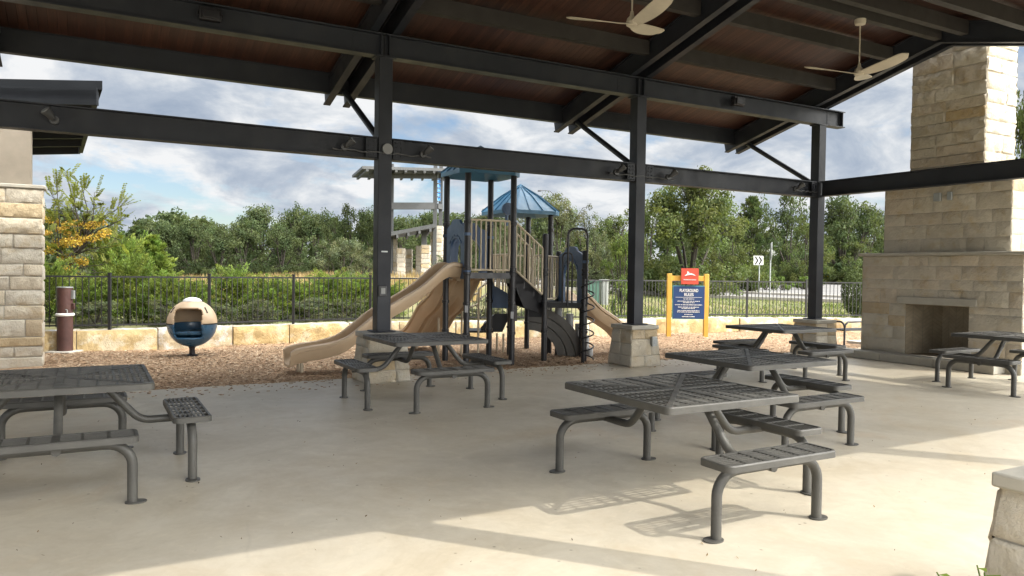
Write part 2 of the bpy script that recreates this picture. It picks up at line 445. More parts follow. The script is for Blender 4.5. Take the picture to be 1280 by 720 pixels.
# lower beams, one per bay, and the end beam
for a, b in zip(COLX[:-1], COLX[1:]):
    mb = MB(); mb.ibeam((a + .114, YF, 3.28), (b - .114, YF, 3.28), .17, .31, .016, .02)
    mb.build('lower_beam', M['steel'], pav)
    for xx in (a + .20, b - .20):
        mp = MB()
        mp.box((xx, YF - .0885, 3.28), (.16, .007, .26))
        for k in range(4):
            for d in (-.035, .035): mp.prism([(xx + d + .012 * math.cos(q * math.pi / 3), YF - .094, 3.19 + k * .06 + .012 * math.sin(q * math.pi / 3)) for q in range(6)], (0, -.012, 0))
        mp.build('splice_plate', M['steel'], pav)
mb = MB(); mb.ibeam((12.75, YF - .114, 3.285), (12.75, YN + .114, 3.285), .17, .30, .016, .02); mb.build('end_beam', M['steel'], pav)
# upper beams run over the columns
for a, b in [(-6.5, -1.26), (-1.26, 3.65), (3.65, 8.20), (8.20, 13.42)]:
    mb = MB(); mb.ibeam((a + .004, YF, 4.73), (b - .004, YF, 4.73), .19, .32, .018, .018)
    for xx in (a + .06, b - .06): mb.box((xx, YF, 4.73), (.014, .17, .28))
    bm_ = mb.build('upper_beam', M['steel'], pav)
    mh = MB()
    for xx in (b - .42,):
        for k in range(4):
            for d in (0, .06): mh.box((xx + d, YF - .011, 4.63 + k * .065), (.022, .012, .022))
    mh.box((b - .39, YF - .012, 4.73), (.13, .004, .26)); mh.build('splice_plate', M['steel'], bm_)
mb = MB(); mb.ibeam((-6.2, YN, 3.80), (13.42, YN, 3.80), .19, .32, .018, .018); mb.build('upper_beam', M['steel'], pav)
# twin rafters, both slopes
YE_F, YE_N = 12.74, 1.42
for x in COLX:
    for d in (-.165, .165):
        h = .34
        mb = MB(); cz = h / 2
        u1 = Vector((0, .25, 1)).normalized(); u2 = Vector((0, -.25, 1)).normalized()
        mb.ibeam((x + d, YE_F, zb(YE_F) + cz), (x + d, YR + .01, zb(YR) + cz - .0025), .115, h, .02, .05, u1)
        mb.build('rafter', M['steel'], pav)
        mb = MB(); mb.ibeam((x + d, YR - .01, zb(YR) + cz - .0025), (x + d, YE_N, zb(YE_N) + cz), .115, h, .02, .05, u2)
        mb.build('rafter', M['steel'], pav)
    # outrigger brace from the column up to the eave
    mb = MB(); mb.tube([(x, YF + .09, 3.40), (x, 12.22, zb(12.22) + .02)], .048, 12); mb.box((x, YF + .112, 3.40), (.03, .05, .2)); mb.build('brace', M['steel'], pav)
# purlins between the rafter pairs
PY = [(11.15, .22), (9.86, .22), (8.68, .22), (7.35, .22), (6.2, .22), (5.0, .22), (3.8, .22), (2.4, .22)]
XS = COLX
for a, b in zip(XS[:-1], XS[1:]):
    for y, h in PY:
        sl = .25 if y > YR else -.25
        z0 = zb(y) + .11
        mb = MB(); mb.bar((a + .232, y, z0 + h / 2), (b - .232, y, z0 + h / 2), .12, h)
        mb.build('purlin', M['purlin'], pav)
    mb = MB(); mb.bar((a + .232, YR, zb(YR) + .17), (b - .232, YR, zb(YR) + .17), .12, .28); mb.build('ridge_beam', M['purlin'], pav)
for y, z0, z1 in ((12.47, 4.455, 4.80), (YE_N + .05, zb(YE_N) + .08, zb(YE_N) + .43)):
    mb = MB(); mb.ibeam((-6.3, y, (z0 + z1) / 2), (13.2, y, (z0 + z1) / 2), .12, z1 - z0, .02, .05); mb.build('eave_beam', M['steel'], pav)
# board ceiling and metal roof, each slope
DK = .405
for y0, y1 in ((12.50, YR), (YR, YE_N - .05)):
    def zz(y): return zb(y) + DK
    lo, hi = (y0, y1)
    mb = MB()
    P = [(-6.4, y0, zz(y0)), (13.25, y0, zz(y0)), (13.25, y1, zz(y1)), (-6.4, y1, zz(y1))]
    Q = [(p[0], p[1], p[2] + .035) for p in P]
    if y0 > y1: P = [P[3], P[2], P[1], P[0]]; Q = [Q[3], Q[2], Q[1], Q[0]]
    mb.hexa(P + Q); mb.build('ceiling', M['wood'], pav, smooth=0)
    mb = MB(); mb.hexa([(p[0], p[1], p[2] + .037) for p in P] + [(p[0], p[1], p[2] + .12) for p in P])
    k = -6.2
    while k < 13.2:
        mb.bar((k, y0, zz(y0) + .142), (k, y1, zz(y1) + .142), .03, .04); k += .45
    mb.build('roof', M['greyroof'], pav, smooth=0)
for y0, y1 in ((12.50, YR), (YR, YE_N - .05)):
    for x in (13.27, -6.42):
        mb = MB(); mb.bar((x, y0, zb(y0) + DK + .0), (x, y1, zb(y1) + DK + .0), .03, .26); mb.build('rake_board', M['steel'], pav)

# ------------------------------------------------------------------ beam floodlights
def floodlight(x, side, label):
    z = 3.245
    t = thing('floodlight', (x, YF - .085, z), label, 'floodlight', 'floodlights on the lower beam')
    def W(p): return Vector((x, YF - .085, z)) + Vector(p)
    mb = MB(); mb.tube([W((0, -.001, 0)), W((0, -.045, 0))], .05, 14); mb.build('mount', M['fixture'], t)
    mb = MB(); mb.tube([W((0, -.04, 0)), W((.02 * side, -.10, .01)), W((.05 * side, -.12, .045))], .018, 8); mb.build('arm', M['fixture'], t)
    a = W((.02 * side, -.09, .02)); d = Vector((.55 * side, -.35, .62)).normalized()
    mb = MB(); mb.tube([a - d * .02, a + d * .02, a + d * .06, a + d * .10, a + d * .105], [.026, .042, .048, .062, .060], 14); o = mb.build('lamp_head', M['fixture'], t)
    mb = MB(); mb.tube([a + d * .1055, a + d * .110], .052, 14); mb.build('lens', M['lens'], o)
FL = [((430, 187), 1, 'small grey floodlight on the lower beam just left of the post with the light switch'),
      ((528, 196), 1, 'small grey floodlight on the lower beam just right of the post with the light switch'),
      ((769, 218), 1, 'small grey floodlight on the beam just left of the post behind the spiral climber'),
      ((834, 224), 1, 'small grey floodlight on the beam above the playground rules sign'),
      ((993, 238), 1, 'small grey floodlight on the beam beside the end post near the fireplace'),
      ((68, 152), -1, 'grey domed floodlight on the beam in front of the stucco building')]
for (px, py), sd, lb in FL:
    d = ray(px, py); k = (YF - .085) / d.y
    floodlight(d.x * k, sd, lb)
# conduit feeding the floodlights along the beam face
for xa, xb in ((2.9, 4.35), (7.55, 8.95), (12.05, 12.62)):
    mb = MB(); pts_ = [(xa + (xb - xa) * k / 14, YF - .092, 3.215 + .012 * math.sin(k * 1.9 + xa)) for k in range(15)]
    mb.tube(pts_, .011, 6); mb.build('conduit', M['fixture'], pav, smooth=60)
# dark boxes on the upper beam
for (px, py, lb) in ((262, 14, 'small dark box fixed to the upper beam above the ball seat'), (920, 128, 'small dark box fixed to the upper beam near the fan by the chimney')):
    d = ray(px, py); k = (YF - .1) / d.y
    c = Vector((d.x * k, YF - .1, 4.73))
    mb = MB(); mb.box(c + Vector((0, -.05, 0)), (.26, .10, .16)); mb.box(c + Vector((0, -.115, -.01)), (.20, .03, .11))
    mb.box(c + Vector((-.14, -.04, 0)), (.02, .06, .05)); mb.box(c + Vector((.14, -.04, 0)), (.02, .06, .05))
    tag(mb.build('wall_speaker', M['black'], None, bevel=.012, seg=2), lb, 'box')

# ------------------------------------------------------------------ ceiling fans
def fan(x, y, zc, zh, rot, label):
    t = thing('ceiling_fan', (x, y, zh), label, 'ceiling fan', 'ceiling fans under the ridge')
    mb = MB(); mb.lathe((x, y, zc - .09), [(.03, 0), (.075, .012), (.085, .05), (.085, .09)], 20); mb.build('canopy', M['fan'], t, smooth=50)
    mb = MB(); mb.tube([(x, y, zc - .08), (x, y, zh + .13)], .011, 10); mb.build('downrod', M['fan'], t)
    mb = MB(); mb.lathe((x, y, zh - .06), [(.03, 0), (.07, .01), (.075, .05), (.06, .10), (.03, .13), (.018, .19)], 22); mb.build('motor', M['fan'], t, smooth=50)
    for k in range(3):
        a = rot + k * 2 * math.pi / 3; u = FH * math.sin(a) + RH * math.cos(a); w = UZ.cross(u)
        mb = MB(); n = 14; L = .80
        top = []
        for i in range(n + 1):
            f = i / n; r = .03 + f * L
            half = .055 + .055 * math.sin(min(1, f * 1.25) * math.pi * .62) if f < .8 else .105 * math.sqrt(max(0, 1 - ((f - .8) / .2) ** 2)) * .95 + .008
            if f < .12: half = .06
            sweepb = .10 * f * f
            tw = -.40 * (1 - .55 * f)
            zc2 = zh - .02 + .10 * f ** 1.4
            c = Vector((x, y, zc2)) + u * r - w * sweepb
            top.append((c + w * half * math.cos(tw) + UZ * half * math.sin(tw), c - w * half * math.cos(tw) - UZ * half * math.sin(tw)))
        th = UZ * .012
        base = len(mb.v)
        for A, B in top: mb.v += [A, B, B - th, A - th]
        for i in range(n):
            for k2 in range(4):
                mb.f.append((base + i * 4 + k2, base + i * 4 + (k2 + 1) % 4, base + i * 4 + 4 + (k2 + 1) % 4, base + i * 4 + 4 + k2)); mb.c.append((1, 1, 1))
        mb.f.append((base + 3, base + 2, base + 1, base)); mb.c.append((1, 1, 1)); q = base + n * 4; mb.f.append((q, q + 1, q + 2, q + 3)); mb.c.append((1, 1, 1))
        mb.build('blade', M['fan'], t, smooth=50)
ZC = zb(YR) + .03
fan(6.05, YR, ZC, 4.78, rad(180), 'pale three-blade ceiling fan at the top centre, hanging above the playground slides bay')
fan(10.50, YR, ZC, 4.76, rad(184), 'pale three-blade ceiling fan on a long rod beside the stone chimney')

# ------------------------------------------------------------------ fireplace and chimney
fp = thing('fireplace', (13.6, 8.1, 0), 'tall cream limestone outdoor fireplace with stepped chimney and stone hearth', 'fireplace')
rf = random.Random(21)
FX = 13.13
Y0, Y1 = 6.66, 9.56     # base width
OY0, OY1 = 7.50, 8.68   # opening
ZO, ZM = 1.075, 1.95
def faceX(mb, x, ya, yb, za, zb_, rnd, **kw):      # face looking to -X: left on screen is +Y
    stones(mb, (x, yb, za), (x, ya, za), (x, ya, zb_), (x, yb, zb_), rnd, **kw)
mb = MB()
kw = dict(ch=(.13, .30), cw=(.25, .85), depth=.011, joint=.009, pal=PAL_CREAM, tan=.03, rough=.009)
for a, b in ((Y0, OY0), (OY1, Y1)): mb.box((FX + .9, (a + b) / 2, ZO / 2), (1.796, b - a - .004, ZO), col=(.53, .50, .435))
mb.box((FX + .9, (Y0 + Y1) / 2, (ZO + ZM) / 2 + .001), (1.796, Y1 - Y0 - .004, ZM - ZO - .004), col=(.53, .50, .435))
faceX(mb, FX, OY1, Y1, 0, ZO, rf, lap=.01, **dict(kw, tan=.16)); faceX(mb, FX, Y0, OY0, 0, ZO, rf, lap=.01, **kw)
faceX(mb, FX, Y0, Y1, ZO, ZM, rf, lap=.01, **kw)
stones(mb, (FX, Y0, 0), (FX + 1.8, Y0, 0), (FX + 1.8, Y0, ZM), (FX, Y0, ZM), rf, lap=.01, **kw)
stones(mb, (FX + 1.8, Y1, 0), (FX, Y1, 0), (FX, Y1, ZM), (FX + 1.8, Y1, ZM), rf, lap=.01, **kw)
mb.build('base', M['stone'], fp, smooth=40)
mb = MB(); mb.box((FX + .86, 8.1, ZM + .03), (1.90, Y1 - Y0 + .12, .055)); mb.build('mantel', M['cast'], fp, bevel=.008, seg=2)
mb = MB(); mb.box((FX + .12, (OY0 + OY1) / 2, ZO + .065), (.34, OY1 - OY0 + .26, .13)); mb.build('lintel', M['cast'], fp, bevel=.008, seg=2)
# firebox: floor, splayed cheeks, back
mb = MB()
mb.hexa([(FX + .02, OY0 + .002, .155), (FX + .75, OY0 + .25, .155), (FX + .75, OY1 - .25, .155), (FX + .02, OY1 - .002, .155),
         (FX + .02, OY0 + .002, .16), (FX + .75, OY0 + .25, .16), (FX + .75, OY1 - .25, .16), (FX + .02, OY1 - .002, .16)])
mb.hexa([(FX + .75, OY0 + .2, .16), (FX + .85, OY0 + .2, .16), (FX + .85, OY1 - .2, .16), (FX + .75, OY1 - .2, .16),
         (FX + .75, OY0 + .2, 1.07), (FX + .85, OY0 + .2, 1.07), (FX + .85, OY1 - .2, 1.07), (FX + .75, OY1 - .2, 1.07)])
for a, b in ((OY0, 1), (OY1, -1)):
    P = [(FX + .03, a, .16), (FX + .03, a + b * .012, .16), (FX + .76, a + b * .26, .16), (FX + .76, a + b * .22, .16)]
    if b < 0: P = P[::-1]
    mb.hexa([P[0], P[3], P[2], P[1]] + [(p[0], p[1], 1.07) for p in (P[0], P[3], P[2], P[1])])
mb.hexa([(FX + .02, OY0, 1.062), (FX + .8, OY0, 1.062), (FX + .8, OY1, 1.062), (FX + .02, OY1, 1.062), (FX + .02, OY0, 1.07), (FX + .8, OY0, 1.07), (FX + .8, OY1, 1.07), (FX + .02, OY1, 1.07)])
mb.build('firebox', M['brickin'], fp, smooth=0)
mb = MB(); yb0 = 6.9
for k in range(3):
    a = yb0 + k * (9.95 - yb0) / 3; b = a + (9.95 - yb0) / 3 - .006
    mb.box((FX - .17, (a + b) / 2, .0775), (.33, b - a, .145))
mb.build('hearth', M['cast'], fp, bevel=.008, seg=2)
def tier(x0, x1, y0, y1, z0, z1, name, rnd, **k2):
    mb = MB(); mb.box(((x0 + x1) / 2, (y0 + y1) / 2, (z0 + z1) / 2), (x1 - x0 - .004, y1 - y0 - .004, z1 - z0), col=(.53, .50, .435))
    stone_block(mb, x0, x1, y0, y1, z0, z1, rnd, **k2)
    return mb.build(name, M['stone'], fp, smooth=40)
kt = dict(kw); kt.update(tan=.015, ch=(.17, .32), cw=(.35, .9), depth=.022, rough=.024, joint=.009)
tier(13.36, 14.55, 6.99, 9.28, ZM + .06, 3.28, 'chimney_breast', rf, **kw)
tier(13.48, 14.40, 7.52, 8.86, 3.28, 7.4, 'chimney_stack', rf, **kt)
mb = MB(); mb.box((13.94, 8.19, 7.45), (1.06, 1.48, .10)); mb.build('chimney_cap', M['cast'], fp, bevel=.01)
for (px, py, w) in ((1172, 246.5, .13), (1187.5, 245, .085)):
    d = ray(px, py); k = 13.33 / d.x
    mb = MB(); mb.box((13.325, d.y * k, HC + d.z * k), (.05, w, .15)); mb.build('outlet_box', M['galv'], fp, bevel=.01, seg=2)

# ------------------------------------------------------------------ picnic tables
def frange(a, b, n): return [a + (b - a) * i / n for i in range(n + 1)]
def rrect(hx, hy, r, n=5):
    P = []
    for cx, cy, a0 in ((hx - r, hy - r, 0), (-hx + r, hy - r, 90), (-hx + r, -hy + r, 180), (hx - r, -hy + r, 270)):
        for k in range(n + 1):
            a = rad(a0 + 90 * k / n); P.append((cx + r * math.cos(a), cy + r * math.sin(a)))
    return P
def rim(mb, hx, hy, r, w, z0, z1):
    O = rrect(hx, hy, r); I = rrect(hx - w, hy - w, max(.01, r - w)); n = len(O); Ob = rrect(hx - .006, hy - .006, r - .004)
    base = len(mb.v)
    lay = [(I, z0), (O, z0), (O, z1 - .008), (Ob, z1), (I, z1)]
    for L, z in lay:
        for p in L: mb.v.append(Vector((p[0], p[1], z)))
    for a in range(5):
        b = (a + 1) % 5
        for k in range(n):
            k2 = (k + 1) % n
            mb.f.append((base + a * n + k, base + a * n + k2, base + b * n + k2, base + b * n + k)); mb.c.append((1, 1, 1))
def make_table():
    t = thing('picnic_table', (0, 0, 0), 'x', 'picnic table')
    Sx = .596; zt = .76
    mb = MB(); rim(mb, Sx, Sx, .045, .028, zt - .048, zt)
    L = Sx - .028
    n = 13; pitch = L / n
    for k in range(1, n):
        c = k * pitch; w = pitch * .36
        for s_ in range(4):
            m = Matrix.Rotation(s_ * math.pi / 2, 3, 'Z')
            a = m @ Vector((c, -c - w / 2, zt - .010)); b = m @ Vector((c, c + w / 2, zt - .010))
            mb.bar(a, b, w, .012)
    for s_ in range(4):
        m = Matrix.Rotation(s_ * math.pi / 2, 3, 'Z')
        mb.bar(m @ Vector((.02, 0, zt - .0085)), m @ Vector((L + .004, 0, zt - .0085)), .05, .017)
        mb.bar(m @ Vector((.02, .02, zt - .012)), m @ Vector((L, L, zt - .0105)), .034, .0225)
        for q in (.12, .24, .36, .48):
            for sg in (-1, 1): mb.bar(m @ Vector((q + .01, sg * q, zt - .0105)), m @ Vector((L + .003, sg * q, zt - .0105)), .014, .0145)
    mb.box((0, 0, zt - .0095), (.09, .09, .0195))
    mb.build('tabletop', M['table'], t, local=True, smooth=30)
    mb = MB(); mb.box((0, 0, .708), (.52, .09, .012)); mb.box((0, 0, .7075), (.09, .52, .012)); mb.lathe((0, 0, .672), [(.10, 0), (.115, .01), (.115, .03)], 20)
    mb.build('hub', M['table'], t, local=True)
    for s_ in range(4):
        m = Matrix.Rotation(s_ * math.pi / 2, 3, 'Z')
        # arm: under the top, down and out, then level below the seat
        P = [(.17, 0, .694), (.24, 0, .688)]
        for k in range(5): f = k / 4; a = rad(90 - 46 * f); P.append((.25 + .07 * math.cos(a), 0, .62 + .07 * math.sin(a)))
        P.append((.46, 0, .475))
        for k in range(6): f = k / 5; a = rad(226 + 44 * f); P.append((.605 + .16 * math.cos(a), 0, .555 + .16 * math.sin(a)))
        P.append((.90, 0, .395))
        mb = MB(); mb.tube([m @ Vector(p) for p in P], .0295, 12); mb.build('arm', M['table'], t, local=True, smooth=60)
        # leg frame: bent tube under the seat
        P = [(.86, -.44, .006), (.86, -.44, .26)]
        for k in range(1, 8): a = rad(180 - 90 * k / 8); P.append((.86, -.44 + .16 + .16 * math.cos(a), .26 + .145 * math.sin(a)))
        P.append((.86, -.26, .406)); Q = [(p[0], -p[1], p[2]) for p in reversed(P)]
        mb = MB(); mb.tube([m @ Vector(p) for p in P + Q], .0325, 14)
        o = mb.build('leg_frame', M['table'], t, local=True, smooth=60)
        for sg in (-1, 1):
            mb = MB(); c = m @ Vector((.875, sg * .46, 0))
            mb.prism([m @ Vector((.86 + .052 * math.cos(a) * 1.0, sg * .44 + sg * .02 + .085 * math.sin(a) * .8, .001)) for a in [k * math.pi / 9 for k in range(18)]], (0, 0, .009))
            mb.build('foot_plate', M['table'], o, local=True)
        mb = MB(); hx, hy = .135, .475
        rim(mb, hx, hy, .05, .022, .43, .474)
        for k in range(1, 7):
            xx = -hx + .022 + (2 * hx - .044) * k / 7
            mb.bar((xx, -hy + .02, .465), (xx, hy - .02, .465), .0115, .010)
        for q in (-.30, -.15, 0, .15, .30): mb.bar((-hx + .02, q, .4662), (hx - .02, q, .4662), .016 if q else .045, .0125)
        for i, p in enumerate(mb.v): mb.v[i] = m @ (p + Vector((.86, 0, 0)))
        mb.build('seat', M['table'], t, local=True, smooth=30)
    return t
TB = [((3.705, 4.178), 'grey metal picnic table with only three seats, nearest the sunlit floor'),
      ((5.788, 5.483), 'grey metal picnic table in the middle of the row of three'),
      ((9.49, 8.35), 'dark grey picnic table in front of the end column base, far one of three'),
      ((-.181, 6.506), 'grey metal picnic table cut by the left picture edge, its end seat in full view'),
      ((3.60, 8.65), 'grey metal picnic table beside the column base and tan slide'),
      ((11.60, 5.97), 'dark grey picnic table in front of the stone fireplace')]
proto = make_table()
for i, ((x, y), lb) in enumerate(TB):
    o = proto if i == 0 else copy_tree(proto)
    o.location = (x, y, 0); tag(o, lb, 'picnic table', 'square picnic tables under the pavilion')

# the nearest table is the wheelchair kind: no seat on the side facing -X
for nm in ('arm', 'leg_frame', 'seat'):
    four = [c for c in proto.children if c.name.split('.')[0] == nm]
    o = min(four, key=lambda c: sum(v.co.x for v in c.data.vertices) / len(c.data.vertices))
    for ch in list(o.children): bpy.data.objects.remove(ch)
    bpy.data.objects.remove(o)
# ------------------------------------------------------------------ setting: slab, mulch, ground, road
ZMU = -.08
WALL = [(-30, 11.0), (-16, 12.6), (-10.5, 13.7), (-8.2, 14.5), (-6.37, 15.5), (-4.06, 17.4), (-1.6, 18.4), (.4, 19.0), (2.03, 19.4), (4.18, 20.9), (7.4, 21.9), (9.7, 22.0), (14, 21.8), (24, 21.0), (40, 20)]
def wallD(lat):
    P = WALL
    if lat <= P[0][0]: return P[0][1]
    for (a, b), (c, d) in zip(P[:-1], P[1:]):
        if lat <= c: return b + (d - b) * (lat - a) / (c - a)
    return P[-1][1]
def zg(lat, D):
    m = max(0, min(1, (D - 34) / 9)); m = m * m * (3 - 2 * m)
    mound = .62 * m * math.exp(-((lat + 7) / 9) ** 2) * (1 if D < 70 else max(0, 1 - (D - 70) / 40))
    if D < 38: return .28 + mound
    if D < 110: return .28 + (D - 38) * .0175 + mound
    return 1.54
LS = [-260, -160, -100, -70, -50, -38] + [-30 + .5 * k for k in range(141)] + [48, 60, 80, 110, 160, 260]
mb = MB(); rows = []
for D in (-60, -20, 0, 8): rows.append([(l, D, -.25) for l in LS])
rows.append([(l, wallD(l) + .12, -.25) for l in LS]); rows.append([(l, wallD(l) + .16, .26) for l in LS])
for k in range(1, 9): rows.append([(l, wallD(l) + .16 + (26 - wallD(l)) * k / 8, .27) for l in LS])
for D in (30, 34, 38, 42, 46, 50, 55, 60, 66, 72, 80, 90, 100, 110, 130, 180, 300, 600, 1200): rows.append([(l, D, zg(l, D)) for l in LS])
rg = random.Random(5)
for j, r in enumerate(rows):
    for (l, D, z) in r:
        mb.v.append(V(l, D, z + (rg.uniform(-.03, .03) if 27 < D < 35 else 0)))
n = len(LS)
for j in range(len(rows) - 1):
    for i in range(n - 1):
        q = j * n + i; mb.f.append((q, q + 1, q + n + 1, q + n)); mb.c.append((1, 1, 1))
tag(mb.build('ground', M['ground'], smooth=60), kind='structure')
# mulch play area
mb = MB(); rr = random.Random(8); nl = 90; nd = 34; lats = [-24 + 54 * i / nl for i in range(nl + 1)]
X0 = -14.0
gx = [-16 + .35 * i for i in range(118)]
base = 0; idx = {}
ny = 30
for i, x in enumerate(gx):
    for j in range(ny + 1):
        f = j / ny
        # from the slab edge (Y = 10.70) out to the wall
        y = 10.60
        # march to the wall along +Y
        lo, hi = 10.6, 40.0
        for _ in range(24):
            md = (lo + hi) / 2; lat = x * RH.x + md * RH.y; D = x * FH.x + md * FH.y
            if D < wallD(lat): lo = md
            else: hi = md
        yw = min(lo + .08, 34)
        y = 10.60 + (yw - 10.60) * f
        z = ZMU + (math.sin(x * 1.7 + y * .9) * math.sin(y * 1.3 - x * .6)) * .02 + rr.uniform(-.012, .012)
        if j == 0: z = -.13
        mb.v.append(Vector((x, y, z)))
for i in range(len(gx) - 1):
    for j in range(ny):
        q = i * (ny + 1) + j; mb.f.append((q, q + ny + 1, q + ny + 2, q + 1)); mb.c.append((1, 1, 1))
tag(mb.build('mulch_bed', M['mulch'], smooth=60), kind='structure')
mb = MB(); pal = [(.37, .24, .14), (.28, .175, .098), (.46, .325, .20), (.20, .125, .072), (.55, .43, .30), (.34, .215, .12)]
cnt = 0
while cnt < 36000:
    D = rr.uniform(9.5, 22); l = rr.uniform(-.62, .60) * D; 
    p = V(l, D)
    if p.y < 10.74 or D > wallD(l) - .03: continue
    if rr.random() > (13.5 / D) ** 1.5: continue
    L = rr.uniform(.012, .034); w = rr.uniform(.005, .013); a = rr.uniform(0, math.pi); t = rr.uniform(-.4, .4)
    u = Vector((math.cos(a), math.sin(a), math.sin(t) * .6)); v_ = Vector((-math.sin(a), math.cos(a), rr.uniform(-.4, .4)))
    c = Vector((p.x, p.y, ZMU + (math.sin(p.x * 1.7 + p.y * .9) * math.sin(p.y * 1.3 - p.x * .6)) * .02 + rr.uniform(.006, .022)))
    mb.face([c - u * L - v_ * w, c + u * L - v_ * w, c + u * L * .8 + v_ * w, c - u * L * .9 + v_ * w], rr.choice(pal)); cnt += 1
tag(mb.build('wood_chips', M['chips'], smooth=0), 'loose brown wood chips covering the play area floor', 'wood chips', kind='stuff')
mb = MB()
for _ in range(1500):      # chips kicked onto the slab edge
    x = rr.uniform(-6, 16); y = 10.69 - rr.random() ** 3 * .9; a = rr.uniform(0, 3.14); L = rr.uniform(.010, .028); w = rr.uniform(.004, .010)
    u = Vector((math.cos(a), math.sin(a), 0)); v_ = Vector((-u.y, u.x, 0)); c = Vector((x, y, .005))
    mb.prism([c - u * L - v_ * w, c + u * L - v_ * w, c + u * L * .8 + v_ * w, c - u * L * .9 + v_ * w], (0, 0, .005), rr.choice(pal))
for _ in range(420):       # dry leaf bits and grit blown over the floor
    x = rr.uniform(-4, 13); y = rr.uniform(1.5, 10.5); a = rr.uniform(0, 3.14); L = rr.uniform(.003, .013); w = L * rr.uniform(.3, .6)
    u = Vector((math.cos(a), math.sin(a), rr.uniform(0, .3))); v_ = Vector((-u.y, u.x, 0)); c = Vector((x, y, .004))
    mb.face([c - u * L, c + v_ * w + UZ * .004, c + u * L + UZ * .006, c - v_ * w + UZ * .002], rr.choice([(.12, .07, .03), (.2, .13, .06), (.07, .05, .03), (.25, .18, .09)]))
tag(mb.build('leaf_litter', M['chips'], smooth=0), 'stray wood chips and dry leaf bits on the concrete floor', 'litter', kind='stuff')
# the floor slab
mb = MB(); mb.hexa([(-40, -40, -.2), (16.2, -40, -.2), (16.2, 10.70, -.2), (-40, 10.70, -.2), (-40, -40, 0), (16.2, -40, 0), (16.2, 10.70, 0), (-40, 10.70, 0)])
tag(mb.build('patio_floor', M['floor'], smooth=0, bevel=.015), kind='structure')
mb = MB(); mb.hexa([(16.2, 4, -.2), (40, 4, -.2), (40, 12.2, -.2), (16.2, 12.2, -.2), (16.2, 4, -.02), (40, 4, -.02), (40, 12.2, -.02), (16.2, 12.2, -.02)])
tag(mb.build('footpath', M['conc'], smooth=0), kind='structure')
# road: two carriageways and a low median kerb
def strip(name, mat, near, far, dz, thick=None, lo=-30, hi=130, step=1.0):
    mb = MB(); k = lo; pts = []
    while k <= hi + .01:
        pts.append((k, near(k), far(k))); k += step
    nsub = 6
    for (l, a, b) in pts:
        for s_ in range(nsub + 1):
            D = a + (b - a) * s_ / nsub; mb.v.append(V(l, D, zg(l, D) + dz))
    for i in range(len(pts) - 1):
        for s_ in range(nsub):
            q = i * (nsub + 1) + s_; mb.f.append((q, q + nsub + 1, q + nsub + 2, q + 1)); mb.c.append((1, 1, 1))
    if thick:
        m = len(pts)
        for i in range(m - 1):
            for s_ in (0, nsub):
                a = mb.v[i * (nsub + 1) + s_]; b = mb.v[(i + 1) * (nsub + 1) + s_]
                mb.face([a, b, b - UZ * thick, a - UZ * thick])
    return tag(mb.build(name, mat, smooth=40), kind='structure')
rn = lambda l: 42.5 - max(0, l - 6) * .75 if l < 24 else 29.0
r1 = lambda l: rn(l) + 7.0
rf_ = lambda l: 63.0 + l * .1
strip('road', M['asphalt'], lambda l: rn(l) - .1, lambda l: rf_(l) + .1, .02)
strip('kerb', M['kerb'], lambda l: rn(l) - .35, lambda l: rn(l), .15, .16)
strip('median_kerb', M['kerb'], lambda l: r1(l), lambda l: r1(l) + .5, .14, .15, lo=-30)
strip('kerb', M['kerb'], lambda l: rf_(l), lambda l: rf_(l) + .45, .15, .16)
strip('pavement', M['conc'], lambda l: rf_(l) + 1.6, lambda l: rf_(l) + 3.0, .03)

